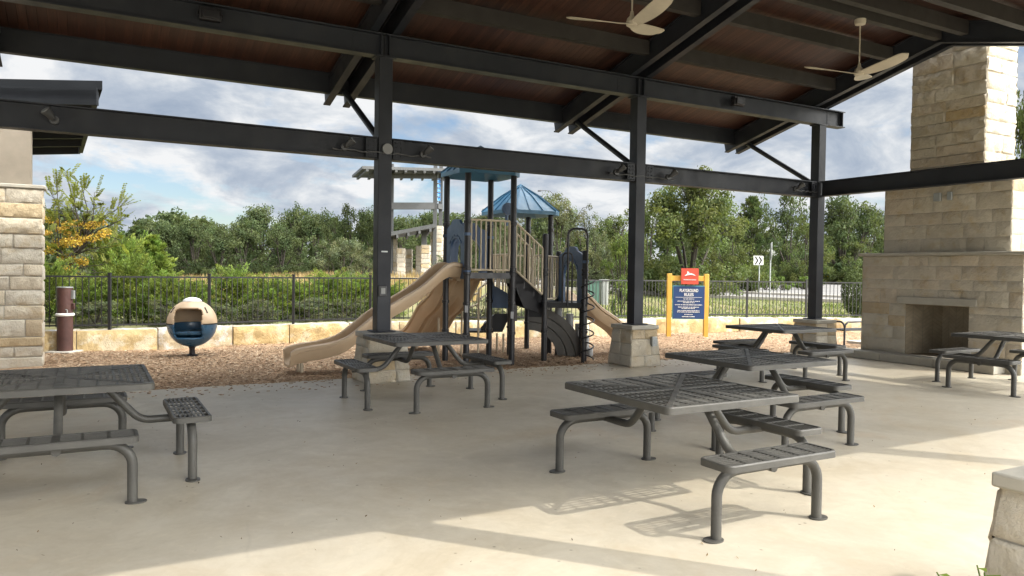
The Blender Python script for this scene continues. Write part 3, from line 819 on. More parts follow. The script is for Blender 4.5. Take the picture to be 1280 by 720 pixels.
# ------------------------------------------------------------------ retaining wall of limestone blocks
rw = random.Random(31)
lw = thing('retaining_wall', V(0, 19, ZMU), 'low retaining wall of large yellow limestone blocks under the black fence', 'stone wall')
def arcpts(l0, l1, ds):
    out = []; l = l0
    while l < l1: out.append((l, wallD(l))); l += ds
    return out
mb = MB(); ml = MB(); pts = arcpts(-20, 30, .05); i = 0
OCH = [(.53, .39, .19), (.56, .43, .225), (.51, .37, .175), (.58, .475, .285), (.55, .42, .21), (.53, .40, .215)]
ZWT = .335
while i < len(pts) - 30:
    L = rw.uniform(.95, 1.75); j = i; acc = 0
    while j < len(pts) - 1 and acc < L:
        acc += math.dist(pts[j], pts[j + 1]); j += 1
    a, b = V(*pts[i]), V(*pts[j]); d = (b - a).normalized(); nrm = Vector((d.y, -d.x, 0))
    if nrm.dot(V(0, 0) - a) < 0: nrm = -nrm
    a2, b2 = a + d * .012, b - d * .012; off = rw.uniform(-.025, .025)
    z1 = ZWT - rw.uniform(.0, .025)
    nx = max(6, int(L / .09)); ny = 6; base = len(mb.v); k = rw.uniform(.92, 1.08); col = tuple(c * k for c in rw.choice(OCH))
    if rw.random() < .22: col = tuple(.6 * c + .4 * e for c, e in zip(col, (.52, .48, .40)))
    # front and top as one rough sheet
    for r in range(ny + 4):
        for q in range(nx + 1):
            f = q / nx; p = a2.lerp(b2, f)
            edge = q in (0, nx)
            if r <= ny:
                z = ZMU - .1 + (z1 - ZMU + .1) * r / ny; o_ = off + (.0 if edge or r == ny else .03 + rw.uniform(-.026, .03))
                mb.v.append(p + nrm * o_ + UZ * z)
            else:
                mb.v.append(p - nrm * (.13 * (r - ny)) + UZ * (z1 + rw.uniform(-.008, .012)))
    for r in range(ny + 3):
        for q in range(nx):
            e = base + r * (nx + 1) + q; mb.f.append((e, e + 1, e + nx + 2, e + nx + 1)); mb.c.append(col if r < ny else (.50, .45, .35))
    for q in (0, nx):
        mb.f.append(tuple(base + r * (nx + 1) + q for r in (range(ny + 4) if q == 0 else reversed(range(ny + 4))))); mb.c.append(col)
    ml.hexa([a - nrm * .05 - UZ * .2, b - nrm * .05 - UZ * .2, b - nrm * .30 - UZ * .2, a - nrm * .30 - UZ * .2,
             a - nrm * .05 + UZ * (ZWT - .06), b - nrm * .05 + UZ * (ZWT - .06), b - nrm * .30 + UZ * (ZWT - .06), a - nrm * .30 + UZ * (ZWT - .06)])
    i = j
mb.build('blocks', M['ochre'], lw, smooth=50)
ml.build('core', M['mortar'], lw, smooth=0)

# ------------------------------------------------------------------ fence on the wall
fe = thing('metal_fence', V(0, 19.2, ZWT), 'black metal picket fence running along the top of the limestone wall', 'fence')
ZF0, ZF1 = ZWT + .045, 1.37
pts = [V(l, wallD(l) + .18) for l, _ in arcpts(-19, 29, .02)]
pos = [0.0]
for a, b in zip(pts[:-1], pts[1:]): pos.append(pos[-1] + (b - a).length)
def along(s_):
    lo, hi = 0, len(pos) - 1
    while hi - lo > 1:
        m_ = (lo + hi) // 2
        if pos[m_] <= s_: lo = m_
        else: hi = m_
    f = (s_ - pos[lo]) / (pos[hi] - pos[lo]); return pts[lo].lerp(pts[hi], f)
# phase so that a post falls at photo x = 262
sp = 1.83
best = min(range(len(pts)), key=lambda k: abs((pts[k].dot(RH)) / (pts[k].dot(FH)) * FPX + 640 - 262))
ph = pos[best] % sp
k = 0; s_ = ph
while s_ + sp < pos[-1] - .1:
    a, b = along(s_), along(s_ + sp)
    mb = MB(); mb.box((a.x, a.y, (.30 + 1.42) / 2), (.052, .052, 1.42 - .30), rz=_a); mb.box((a.x, a.y, 1.425), (.062, .062, .02), rz=_a); mb.build('post', M['fence'], fe)
    mb = MB(); d = (b - a).normalized(); A = a + d * .027; B = b - d * .027
    for z in (ZF0 + .03, ZF1 - .013): mb.bar(A + UZ * z, B + UZ * z, .028, .032)
    npk = 16
    for q in range(1, npk):
        p = A.lerp(B, q / npk); mb.bar(p + UZ * (ZF0 - .0), p + UZ * (ZF1 - .03), .015, .015, up=(d.y, -d.x, 0))
    mb.build('picket_panel', M['fence'], fe, smooth=0)
    s_ += sp

# ------------------------------------------------------------------ playground structure
pg = thing('play_structure', V(0, 14.2, ZMU), 'tall playground climbing structure with blue roofs, tan slides and dark posts', 'playground structure')
RP = .054
def post(lat, D, z1, cap=True, z0=ZMU - .05):
    c = V(lat, D); mb = MB(); prof = [(RP, z0), (RP, z1 - .03), (RP * .95, z1 - .012), (RP * .6, z1)]
    mb.lathe(c, prof, 14)
    for zc_ in (.45, .98, 1.50, 1.58, 2.38):
        if zc_ < z1 - .1: mb.lathe((c.x, c.y, zc_), [(RP + .003, 0), (RP + .013, .008), (RP + .013, .05), (RP + .003, .058)], 12)
    o = mb.build('post', M['black'], pg, smooth=50)
    return c
def sqpts(lat, D, r, rot):
    return [(lat + r * math.sin(rot + k * math.pi / 2), D - r * math.cos(rot + k * math.pi / 2)) for k in range(4)]  # front, right, back, left
ROT = rad(-16.3)
D1, L1c = 13.6, latx(598.4, 13.6)
F1, R1, B1, LL1 = sqpts(L1c, D1, .63, ROT)
for p in (F1, R1, B1, LL1): post(p[0], p[1], 3.27)
ZD1 = 1.53
D2, L2c = 15.5, latx(649, 15.5)
F2, R2, B2, LL2 = sqpts(L2c, D2, .64, ROT)
for p in (F2, R2, B2, LL2): post(p[0], p[1], 2.72)
ZD2 = 1.0
H3 = (latx(681, 13.96), 13.96); K3 = (latx(731, 13.9), 13.9); J3 = (latx(698, 15.0), 15.0); I3 = (latx(728, 14.75), 14.75)
post(*H3, 2.27); post(*K3, 1.97); post(*J3, 1.98); post(*I3, 1.98)
def deck(P, z, name='deck', th=.07):
    mb = MB(); Q = [V(p[0], p[1], z - th) for p in P]; mb.prism(Q, (0, 0, th))
    for a, b in zip(Q, Q[1:] + Q[:1]): mb.bar(a + UZ * .03, b + UZ * .03, .03, .10)
    return mb.build(name, M['black'], pg, smooth=0)
deck((F1, R1, B1, LL1), ZD1); deck((F2, R2, B2, LL2), ZD2); deck((H3, K3, I3, J3), ZD2)
deck((H3, J3, R2, F2), ZD2)
def pyramid(lat, D, z0, z1, r, rot):
    c = V(lat, D); N = 8
    # square plan with clipped corners
    C = sqpts(lat, D, r, rot); E = []
    for i in range(4):
        p, q, o_ = C[i], C[(i + 1) % 4], C[i - 1]
        for t_ in (o_, q):
            E.append((p[0] + (t_[0] - p[0]) * .16, p[1] + (t_[1] - p[1]) * .16))
    mb = MB(); ap = Vector((c.x, c.y, z1)); Ev = [V(a, b, z0 + .07) for a, b in E]; El = [V(a, b, z0) for a, b in E]; n = len(E)
    Cc = Vector((c.x, c.y, z0)); topr = .10
    for i in range(n):
        a, b = Ev[i], Ev[(i + 1) % n]; la, lb = El[i], El[(i + 1) % n]
        # gently swelling panel: two rings
        ma = a.lerp(ap, .5) + UZ * .035; mb_ = b.lerp(ap, .5) + UZ * .035
        mb.face([a, b, mb_, ma]); mb.face([ma, mb_, ap])
        mb.face([la, lb, b, a])
        ia, ib = la.lerp(Cc, .05) + UZ * .02, lb.lerp(Cc, .05) + UZ * .02
        mb.face([lb, la, ia, ib])
        ia2 = ia + UZ * .05; mb.face([ib, ia, (ap - UZ * .06)])
        mb.bar(a + UZ * .008, ma + UZ * .012, .022, .03); mb.bar(ma + UZ * .012, ap + UZ * .01, .022, .03)
        if (b - a).length > .5:
            for f in (.33, .67):
                e = a.lerp(b, f); m_ = e.lerp(ap, .5) + UZ * .035
                mb.bar(e + UZ * .006, m_ + UZ * .01, .018, .026); mb.bar(m_ + UZ * .01, ap, .018, .026)
    mb.lathe((c.x, c.y, z1 - .05), [(.05, 0), (.045, .05), (.02, .065)], 12)
    return mb.build('roof', M['roofblue'], pg, smooth=20)
pyramid(L1c, D1, 3.24, 3.78, .83, ROT); pyramid(L2c, D2, 2.70, 3.32, .93, ROT)
def vpanel(P, poly_out, poly_in, th=.03):
    pass
def arch_panel(pa, pb, z0, z1, name='arch_panel', crest=.14):
    a, b = V(*pa), V(*pb); d = (b - a); W = d.length; d.normalize(); n = Vector((d.y, -d.x, 0)); W -= .13; o0 = a + d * .065
    def outer(f):
        # ccw from bottom left round the top to bottom right
        return [(0, 0), (0, (z1 - z0) * .83)] + [(W * (.5 - .5 * math.cos(math.pi * k / 16)), (z1 - z0) * .83 + (z1 - z0) * .17 * (.35 + .65 * math.sin(math.pi * k / 16) ** 2) + (crest * .4 if 6 <= k <= 10 else 0)) for k in range(17)] + [(W, (z1 - z0) * .83), (W, 0)]
    O = outer(0); iw = W * .29; ih = (z1 - z0) * .50
    I = [(W / 2 - iw, 0), (W / 2 - iw, ih)] + [(W / 2 - iw * math.cos(math.pi * k / 16), ih + iw * 1.0 * math.sin(math.pi * k / 16)) for k in range(17)] + [(W / 2 + iw, ih), (W / 2 + iw, 0)]
    mb = MB(); th = n * .022
    T = lambda p, s: o0 + d * p[0] + UZ * (z0 + p[1]) + th * s
    for i in range(len(O) - 1):
        for s in (1, -1):
            q = [T(O[i], s), T(O[i + 1], s), T(I[i + 1], s), T(I[i], s)]
            mb.face(q if s > 0 else q[::-1])
        mb.face([T(O[i], -1), T(O[i + 1], -1), T(O[i + 1], 1), T(O[i], 1)]); mb.face([T(I[i], 1), T(I[i + 1], 1), T(I[i + 1], -1), T(I[i], -1)])
    # raised dashes following the arch
    for k in range(3, 14, 2):
        A0 = math.pi * (k - .6) / 16; A1 = math.pi * (k + .6) / 16
        p = [(W / 2 - (iw + .05) * math.cos(x), ih + (iw + .05) * math.sin(x)) for x in (A0, A1)]
        for s in (1.25, -1.25): mb.bar(T(p[0], s), T(p[1], s), .012, .025)
    for z in (.1, .75):
        for e in (a, b): mb.lathe((e.x, e.y, z0 + (z1 - z0) * z), [(.066, 0), (.066, .05)], 12)
    return mb.build(name, M['navy'], pg, smooth=25)
arch_panel(LL1, F1, ZD1 - .10, 2.42); arch_panel(LL1, B1, ZD1 - .05, 2.40)
arch_panel(J3, K3, ZD2 - .05, 2.0)
def railing(a, b, h, n, name='railing', r=.014, lift=.06):
    a, b = Vector(a), Vector(b); mb = MB()
    d = (b - a); dh = Vector((d.x, d.y, 0)).normalized() * .07; a = a + dh * 1; b = b - dh * 1
    for z in (lift, h): mb.tube([a + UZ * z, b + UZ * z], .019, 8)
    for k in range(n + 1):
        p = a.lerp(b, k / n); mb.tube([p + UZ * lift, p + UZ * h], r if 0 < k < n else .019, 6)
    return mb.build(name, M['tanmetal'], pg)
railing(V(*F1, ZD1), V(*R1, ZD1), .92, 8)
# stairs from the tall deck down to the low deck
sa = V((F1[0] + R1[0]) / 2 + .50, (F1[1] + R1[1]) / 2 + .62, ZD1)
A0, A1 = V(R1[0], R1[1], ZD1), V(B1[0] + .16, B1[1] + .05, ZD1)
A0 = V(R1[0] + .02, R1[1] + .08, ZD1); B0 = V(H3[0] - .03, H3[1] + .12, ZD2)
wd = V(-.16, .86) - V(0, 0); wd.normalize()
mb = MB(); nst = 3
for k in range(nst):
    f0, f1 = k / nst, (k + 1) / nst; z = ZD1 + (ZD2 - ZD1) * (k + 1) / (nst + 1)
    p, q = A0.lerp(B0, f0), A0.lerp(B0, f1)
    c = [(p.x, p.y), (q.x, q.y), (q.x + wd.x * .78, q.y + wd.y * .78), (p.x + wd.x * .78, p.y + wd.y * .78)]
    mb.hexa([(x, y, z - .05) for x, y in c] + [(x, y, z) for x, y in c])
    mb.hexa([(x, y, z) for x, y in (c[0], (c[0][0] + .02, c[0][1] - .0), (c[3][0] + .02, c[3][1]), c[3])] + [(x, y, z + .13) for x, y in (c[0], (c[0][0] + .02, c[0][1]), (c[3][0] + .02, c[3][1]), c[3])])
st = mb.build('stairs', M['black'], pg, smooth=0)
for s in (0, .80):
    mb = MB(); o_ = wd * s; e = wd * .025
    P = [A0 + o_ + UZ * .08, A0 + o_ - UZ * .16, A0.lerp(B0, .35) + o_ + UZ * (-.42), B0 + o_ - UZ * .22, B0 + o_ + UZ * .16]
    mb.prism(P, e); mb.build('stringer', M['black'], st, smooth=0)
railing(V(R1[0], R1[1], ZD1), V(H3[0], H3[1], ZD2 + .10), .90, 6)
railing(A0 + wd * .8, B0 + wd * .8 + UZ * .1, .90, 6)
railing(V(*J3, ZD2), V(*H3, ZD2), .86, 5)
railing(V(*F2, ZD2), V(*LL2, ZD2), .9, 6); railing(V(*B2, ZD2), V(*R2, ZD2), .9, 6); railing(V(*LL2, ZD2), V(*B2, ZD2), .9, 6)
# skirt panel under the low deck and slanted panel below the tall deck
mb = MB()
a, b = V(F2[0] + .35, 14.1), V(H3[0] - .04, 14.05); mb.bar(a + UZ * (ZD2 - .14), b + UZ * (ZD2 - .14), .04, .26)
for k in range(5): p = a.lerp(b, .1 + .2 * k); mb.box((p.x, p.y, ZD2 - .21), (.03, .07, .03), rz=_a)
mb.build('skirt_panel', M['black'], pg, smooth=0)
mb = MB(); D_ = 14.3
P = [at(x, y, D_) for x, y in ((613.5, 343), (618, 357), (635, 367), (635, 385), (613.5, 385))]
mb.prism([P[0], P[4], P[3], P[2], P[1]], FH * .04); mb.build('slanted_panel', M['navy'], pg, smooth=0)
# telescope on the tall deck rail
mb = MB(); c = V(latx(632, 13.9), 13.9, 0)
mb.tube([c + UZ * 2.40, c + UZ * 2.62], .03, 10)
e = (RH * .25 - FH * .95).normalized(); q = c + UZ * 2.70
mb.tube([q - e * .16 + UZ * .06, q - e * .06 + UZ * .02, q + e * .10, q + e * .12], [.05, .08, .115, .11], 16); mb.build('telescope', M['navy'], pg, smooth=50)
# slides
def smoothpath(P, n=5):
    out = []
    Q = [Vector(p) for p in P]; Q = [Q[0] * 2 - Q[1]] + Q + [Q[-1] * 2 - Q[-2]]
    for i in range(1, len(Q) - 2):
        p0, p1, p2, p3 = Q[i - 1:i + 3]
        for k in range(n):
            t = k / n
            out.append(.5 * ((2 * p1) + (-p0 + p2) * t + (2 * p0 - 5 * p1 + 4 * p2 - p3) * t * t + (-p0 + 3 * p1 - 3 * p2 + p3) * t ** 3))
    out.append(Q[-2]); return out
def slide_section(w, h, double=False):
    o = w / 2; t = .035
    S_ = [(-o - .02, h - .05), (-o - .02, h), (-o, h + .02), (-o + .03, h + .02), (-o + .05, h), (-o + .06, .08), (-o + .10, .02), (-o + .16, 0)]
    if double: S_ += [(-.14, 0), (-.07, .04), (-.03, .14), (0, .16), (.03, .14), (.07, .04), (.14, 0)]
    S_ += [(o - .16, 0), (o - .10, .02), (o - .06, .08), (o - .05, h), (o - .03, h + .02), (o, h + .02), (o + .02, h), (o + .02, h - .05), (o - .02, h - .06), (o - .03, .05), (o - .08, -t), ]
    if double: S_ += [(.33, -.09), (.28, -.01), (.24, -.09), (.16, -.09), (.08, .03), (-.08, .03), (-.16, -.09), (-.24, -.09), (-.28, -.01), (-.33, -.09)]
    S_ += [(-o + .08, -t), (-o + .03, .05), (-o + .02, h - .06)]
    return S_[::-1]
def slide(path, w, h, double=False, across=None):
    P = smoothpath(path); d = (P[-1] - P[0]); d.z = 0; d.normalize(); ac = Vector((-d.y, d.x, 0)) if across is None else across
    mb = MB(); mb.sweep(P, slide_section(w, h, double), ac)
    return mb.build('slide', M['tan'], pg, smooth=45)
prof = [(0, 1.47), (.06, 1.50), (.12, 1.44), (.20, 1.24), (.28, 1.06), (.40, .86), (.52, .66), (.61, .46), (.70, .27), (.80, .18), (.90, .14), (.97, .10), (1.0, .05)]
S0 = V((LL1[0] + F1[0]) / 2 + .02, (LL1[1] + F1[1]) / 2, 0); S1 = V(latx(359, 12.0), 12.0, 0)
sl = slide([S0.lerp(S1, f) + UZ * z for f, z in prof], .56, .20)
def support(parent, pts, rr_=.028):
    mb = MB()
    for a, b in pts: mb.tube([a, b], rr_, 8)
    return mb.build('support_leg', M['tanmetal'], parent)
dS = (S1 - S0).normalized(); nS = Vector((-dS.y, dS.x, 0))
for s in (-.12, .12):
    p = S0.lerp(S1, .93) + nS * s; support(sl, [(p + UZ * (ZMU - .05), p + UZ * .11)])
p = S0.lerp(S1, .42); support(sl, [(p + UZ * (ZMU - .05), p + UZ * .82)])
U0 = V((LL1[0] + B1[0]) / 2, (LL1[1] + B1[1]) / 2, 0); U1 = V(latx(517, 16.0), 16.0, 0)
prof2 = [(0, 1.47), (.07, 1.46), (.16, 1.24), (.26, .98), (.36, .84), (.47, .72), (.58, .50), (.70, .28), (.80, .16), (.92, .10), (1, .06)]
s2 = slide([U0.lerp(U1, f) + UZ * z for f, z in prof2], .92, .20, True)
p = U0.lerp(U1, .5); support(s2, [(p + UZ * (ZMU - .05), p + UZ * .64)]); p = U0.lerp(U1, .93); support(s2, [(p + UZ * (ZMU - .05), p + UZ * .08)])
W0 = V((J3[0] + I3[0]) / 2 + .05, 15.0, 0); W1 = V(latx(800, 15.9), 15.9, 0)
prof3 = [(0, .95), (.06, .97), (.16, .86), (.30, .66), (.44, .52), (.56, .40), (.70, .20), (.84, .09), (1, .05)]
s3 = slide([W0.lerp(W1, f) + UZ * z for f, z in prof3], .54, .22)
p = W0.lerp(W1, .9); support(s3, [(p + UZ * (ZMU - .05), p + UZ * .04)])
# loop handles at the spiral climber
def loop(la, lb, D, z0, z1, r, name='loop_handle'):
    a, b = V(la, D), V(lb, D); rr_ = min(.12, (b - a).length / 2 * .8); d = (b - a).normalized()
    P = [a + UZ * z0, a + UZ * (z1 - rr_)] + [a + d * (rr_ - rr_ * math.cos(t)) + UZ * (z1 - rr_ + rr_ * math.sin(t)) for t in [k * math.pi / 12 for k in range(1, 7)]]
    P += [b - d * (rr_ - rr_ * math.cos(t)) + UZ * (z1 - rr_ + rr_ * math.sin(t)) for t in [k * math.pi / 12 for k in range(6, 0, -1)]] + [b + UZ * (z1 - rr_), b + UZ * z0]
    mb = MB(); mb.tube(P, r, 8); return mb.build(name, M['black'], pg, smooth=60)
loop(latx(709.5, 13.8), latx(733.5, 13.8), 13.8, ZD2 - .05, 2.36, .021)
loop(latx(703, 13.95), latx(715, 13.95), 13.95, ZD2 - .05, 1.92, .017)
# spiral climber
c = V(latx(735, 13.72), 13.72); mb = MB(); P = []
for k in range(6 * 20 + 1):
    a = 2 * math.pi * k / 20; P.append(c + (RH * math.cos(a) + FH * math.sin(a)) * .118 + UZ * (.0 + 1.42 * k / 120))
mb.tube(P, .013, 7); mb.tube([c + UZ * 1.42, V(K3[0], K3[1], 1.44)], .017, 7); mb.build('spiral_climber', M['black'], pg, smooth=60)
mb = MB(); mb.tube([V(latx(730, 13.72), 13.72, ZMU - .05), V(latx(730.5, 13.72), 13.72, 1.45)], .03, 10); mb.build('climber_pole', M['black'], pg, smooth=60)
# curved climber: grooved arched side plates with pale tube steps between them
def arcpt(f, D, o_):
    # quarter arch from the low deck down to the ground on the right
    t = f * math.pi / 2
    return V(latx(661, 15.2) + (1.10 + o_) * math.sin(t) * 1.0, D, ZMU - .1 + (1.08 + o_ * .9) * math.cos(t))
mb = MB(); N = 20
gro = [(-.52, 0), (-.36, .0), (-.345, -.02), (-.33, 0), (-.19, 0), (-.175, -.02), (-.16, 0), (0, 0)]
for i in range(N):
    f0, f1 = i / N, (i + 1) / N
    for (a_, da), (b_, db) in zip(gro[:-1], gro[1:]):
        k0 = 1.0
        q = [arcpt(f0, 14.78 - da, a_), arcpt(f0, 14.78 - db, b_), arcpt(f1, 14.78 - db, b_), arcpt(f1, 14.78 - da, a_)]
        mb.face(q)
    mb.face([arcpt(f0, 14.78, 0), arcpt(f0, 14.86, 0), arcpt(f1, 14.86, 0), arcpt(f1, 14.78, 0)])
    mb.face([arcpt(f0, 14.86, -.52), arcpt(f0, 14.78, -.52), arcpt(f1, 14.78, -.52), arcpt(f1, 14.86, -.52)])
    mb.face([arcpt(f0, 14.86, 0), arcpt(f0, 14.86, -.52), arcpt(f1, 14.86, -.52), arcpt(f1, 14.86, 0)])
ca = mb.build('arch_climber', M['greyplastic'], pg, smooth=40)
for f in (.18, .32, .46, .60, .74, .88):
    p = arcpt(f, 14.87, .13); mb = MB(); mb.tube([Vector((p.x, p.y, p.z - .26)), Vector((p.x, p.y, p.z + .03))], .075, 14)
    for i, v in enumerate(mb.v): mb.v[i] = v + FH * .12
    mb.build('step', M['palegrey'], ca, smooth=40)
# rear access steps with handrails
mb = MB(); Dd = 15.1
P = [at(x, y, Dd) for x, y in ((619, 392), (634, 392), (634, 402), (628, 415), (601, 415), (601, 409))]
mb.prism([P[0], P[5], P[4], P[3], P[2], P[1]], FH * .03)
for (x, y) in ((606, 413), (616, 404), (626, 396)):
    c = at(x, y, Dd + .45); mb.box(c, (.36, .8, .035), rz=_a - math.pi / 2)
for x, y in ((590, 412), (606, 412)):
    pass
mb.build('access_steps', M['black'], pg, smooth=0)
mb = MB(); mb.box(at(595, 413, 15.3), (.34, .7, .04), rz=_a - math.pi / 2); mb.build('access_platform', M['black'], pg, smooth=0)
for xs in ((577.5, 375, 598.0), (598.5, 361, 610)):
    x, y, x2 = xs; mb = MB(); D_ = 15.0 if x < 590 else 14.9
    a = at(x, y, D_); b = Vector((a.x, a.y, ZMU - .05)); e = at(x2, y - 9, D_ + .35)
    mb.tube([b, a, e], .022, 8); a2 = a - UZ * .22; e2 = e - UZ * .22
    mb.tube([a2, e2], .018, 8); mb.build('handrail', M['tanmetal'], pg, smooth=50)
for (x, D_) in ((622, 15.5), (630, 15.4)):
    mb = MB(); a = V(latx(x, D_), D_); mb.tube([a + UZ * (ZMU - .05), a + UZ * .30], .022, 8); mb.build('support_leg', M['tanmetal'], pg)
# small labels stuck on the posts
for p, z in ((F1, .92), (R1, .80)):
    c = V(p[0], p[1] - .055, z); mb = MB(); mb.box(c, (.05, .012, .12), rz=_a - math.pi / 2); mb.build('sticker', M['palegrey'], pg)

# ------------------------------------------------------------------ spinning ball seat
bc = V(latx(240.3, 14.05), 14.05, .53)
ball = thing('ball_seat', (bc.x, bc.y, ZMU), 'round play seat with tan upper shell and blue lower shell on a short post', 'ball seat')
RB = .435; na, ne = 120, 72
opd = (-FH * .98 + RH * .17).normalized(); oa0 = math.atan2(opd.y, opd.x)
def rr_in(u, v, hw, hh, r):
    du, dv = abs(u) - hw + r, abs(v) - hh + r
    return (max(du, 0) ** 2 + max(dv, 0) ** 2) ** .5 + min(max(du, dv), 0) <= r
def shell(e0, e1, name, mat, holes):
    mb = MB(); idx = {}
    def vid(i, j):
        i %= na
        if (i, j) not in idx:
            a = 2 * math.pi * i / na; e = -math.pi / 2 + math.pi * j / ne
            idx[(i, j)] = len(mb.v); mb.v.append(bc + Vector((math.cos(a) * math.cos(e), math.sin(a) * math.cos(e), math.sin(e))) * RB)
        return idx[(i, j)]
    for j in range(ne):
        e = -90 + 180 * (j + .5) / ne
        if not e0 <= e <= e1: continue
        for i in range(na):
            a = 2 * math.pi * (i + .5) / na
            da = (a - oa0 + math.pi) % (2 * math.pi) - math.pi
            if holes and rr_in(math.sin(da) * math.cos(rad(e)) if math.cos(da) > 0 else 9, math.sin(rad(e)) - .02, .575, .64, .2): continue
            mb.f.append((vid(i, j), vid(i + 1, j), vid(i + 1, j + 1), vid(i, j + 1))); mb.c.append((1, 1, 1))
    o = mb.build(name, mat, ball, smooth=60)
    m = o.modifiers.new('s', 'SOLIDIFY'); m.thickness = .035; m.offset = -1
    return o
M['bluepl'] = pmat('blue_shell_plastic', (.035, .105, .19), .32, .1, 3)
M['tanpl'] = pmat('tan_shell_plastic', (.52, .385, .25), .4, .08, 3)
up = shell(0, 90, 'upper_shell', M['tanpl'], True); lo = shell(-90, -.1, 'lower_shell', M['bluepl'], True)
mb = MB(); mb.lathe(bc, [(RB + .006, -.012), (RB + .008, .0), (RB + .006, .010)], 60)
o = mb.v
# belt around the back only: drop faces that would cross the opening
keepf, keepc = [], []
for f, cc in zip(mb.f, mb.c):
    m_ = sum((mb.v[i] for i in f), Vector()) / len(f); d = m_ - bc; a = math.atan2(d.y, d.x); da = (a - oa0 + math.pi) % (2 * math.pi) - math.pi
    if len(f) == 4 and abs(da) > .63: keepf.append(f); keepc.append(cc)
mb.f, mb.c = keepf, keepc; mb.build('belt', M['dark'], ball)
mb = MB(); mb.lathe(bc + UZ * (RB - .028), [(.165, 0), (.16, .02), (.12, .05), (.06, .07), (.01, .075)], 24); mb.build('cap', M['whitepl'], ball, smooth=60)
mb = MB(); mb.lathe(bc - UZ * .20, [(.30, 0), (.33, .02), (.335, .05), (.20, .065), (.02, .06)], 28); mb.build('seat', M['bluepl'], ball, smooth=50)
for s in (-1, 1):
    for ee in (.62,):
        a = oa0 + s * .95; d = Vector((math.cos(a) * math.cos(ee), math.sin(a) * math.cos(ee), math.sin(ee))); mb = MB()
        t_ = UZ.cross(d).normalized(); u_ = d.cross(t_)
        mb.bar(bc + d * (RB + .0) - u_ * .06, bc + d * (RB + .0) + u_ * .06, .02, .018, up=d); mb.build('vent', M['dark'], ball)
mb = MB(); mb.lathe((bc.x, bc.y, ZMU - .03), [(.10, 0), (.10, .06), (.055, .075), (.05, .16), (.06, .20), (.12, .24)], 20); mb.build('post', M['black'], ball, smooth=40)

# ------------------------------------------------------------------ round brown post with a pale ring
pc = V(latx(81, 14.3), 14.3)
bp = thing('drinking_fountain', (pc.x, pc.y, ZMU), 'rust brown round steel post with a pale ring on a concrete foot by the fence', 'drinking fountain')
mb = MB(); mb.lathe(pc, [(.135, ZMU), (.135, .62)], 28); mb.lathe(pc, [(.132, .66), (.132, 1.145), (.125, 1.15)], 28); mb.build('body', M['rust'], bp, smooth=40)
mb = MB(); mb.lathe(pc, [(.139, 1.148), (.139, 1.165)], 28); mb.build('lid', M['galv'], bp)
mb = MB(); mb.lathe(pc, [(.145, .615), (.16, .63), (.16, .655), (.145, .67)], 28); mb.build('basin_ring', M['whitepl'], bp, smooth=40)
mb = MB(); e = pc + RH * .10 - FH * .10; mb.tube([e + UZ * .66, e + UZ * .73, e + UZ * .75 - RH * .05], .012, 8); mb.build('spout', M['galv'], bp)
mb = MB(); e = pc + RH * .132; mb.box(e + UZ * 1.02, (.05, .09, .16), rz=_a); mb.build('bracket', M['galv'], bp)
mb = MB(); mb.box(e + UZ * .80, (.04, .10, .12), rz=_a); mb.build('side_box', M['rust'], bp, bevel=.006)
mb = MB(); mb.box((pc.x, pc.y, ZMU + .015), (.50, .46, .05), rz=_a); mb.build('foot', M['conc'], bp, bevel=.01)

# ------------------------------------------------------------------ playground rules sign
DS = 19.6
sg = thing('playground_sign', V(latx(860, DS), DS, ZMU), 'playground rules sign: blue board and red plaque on yellow posts', 'sign')
def sx(x): return latx(x, DS)
def sz(y): return zat(860, y, DS)
for x in (836.5, 882.8):
    mb = MB(); c = V(sx(x), DS); mb.box((c.x, c.y, (ZMU - .05 + 1.60) / 2), (.115, .115, 1.65), rz=_a - math.pi / 2); mb.build('post', M['yellow'], sg, bevel=.008)
mb = MB(); mb.bar(V(sx(839), DS, sz(348)), V(sx(880.3), DS, sz(348)), .08, .13); mb.build('crossbar', M['yellow'], sg, bevel=.006)
def plate(x0, x1, y0, y1, D, th, name, mat, par):
    mb = MB(); P = [V(sx(x), D, sz(y)) for x, y in ((x0, y1), (x1, y1), (x1, y0), (x0, y0))]; mb.prism(P, -FH * th); return mb.build(name, mat, par, smooth=0)
bd = plate(840.6, 881.2, 357.0, 398.8, DS - .02, .03, 'board', M['signteal'], sg)
plate(841.4, 880.4, 357.9, 398.0, DS - .051, .006, 'board_face', M['signblue'], bd)
rp = plate(850.4, 871.8, 335.4, 355.2, DS - .07, .03, 'plaque', M['signred'], sg)
def text(s, x, y, hpx, D, par, name='lettering', wpx=None, mat=None):
    cu = bpy.data.curves.new('t', 'FONT'); cu.body = s; cu.align_x = 'CENTER'; cu.align_y = 'CENTER'; cu.size = 1.0; cu.extrude = .004; cu.offset = .014
    to = bpy.data.objects.new('t', cu); COL.objects.link(to)
    bpy.context.view_layer.update()
    me = bpy.data.meshes.new_from_object(to.evaluated_get(bpy.context.evaluated_depsgraph_get()))
    bpy.data.objects.remove(to)
    xs = [v.co.x for v in me.vertices]; ys = [v.co.y for v in me.vertices]
    w, h = max(xs) - min(xs), max(ys) - min(ys); k = DS / FPX
    fx = (wpx * k / w) if wpx else hpx * k / h; fy = hpx * k / h
    cx, cy = (max(xs) + min(xs)) / 2, (max(ys) + min(ys)) / 2
    c = V(sx(x), D, sz(y))
    for v in me.vertices:
        q = c + RH * ((v.co.x - cx) * fx) + UZ * ((v.co.y - cy) * fy) - FH * (v.co.z * 1.0)
        v.co = q - c
    o = bpy.data.objects.new(name, me); COL.objects.link(o); me.materials.append(mat or M['signwhite']); o.parent = par; o.location = c - wloc(par); return o
TD = DS - .064
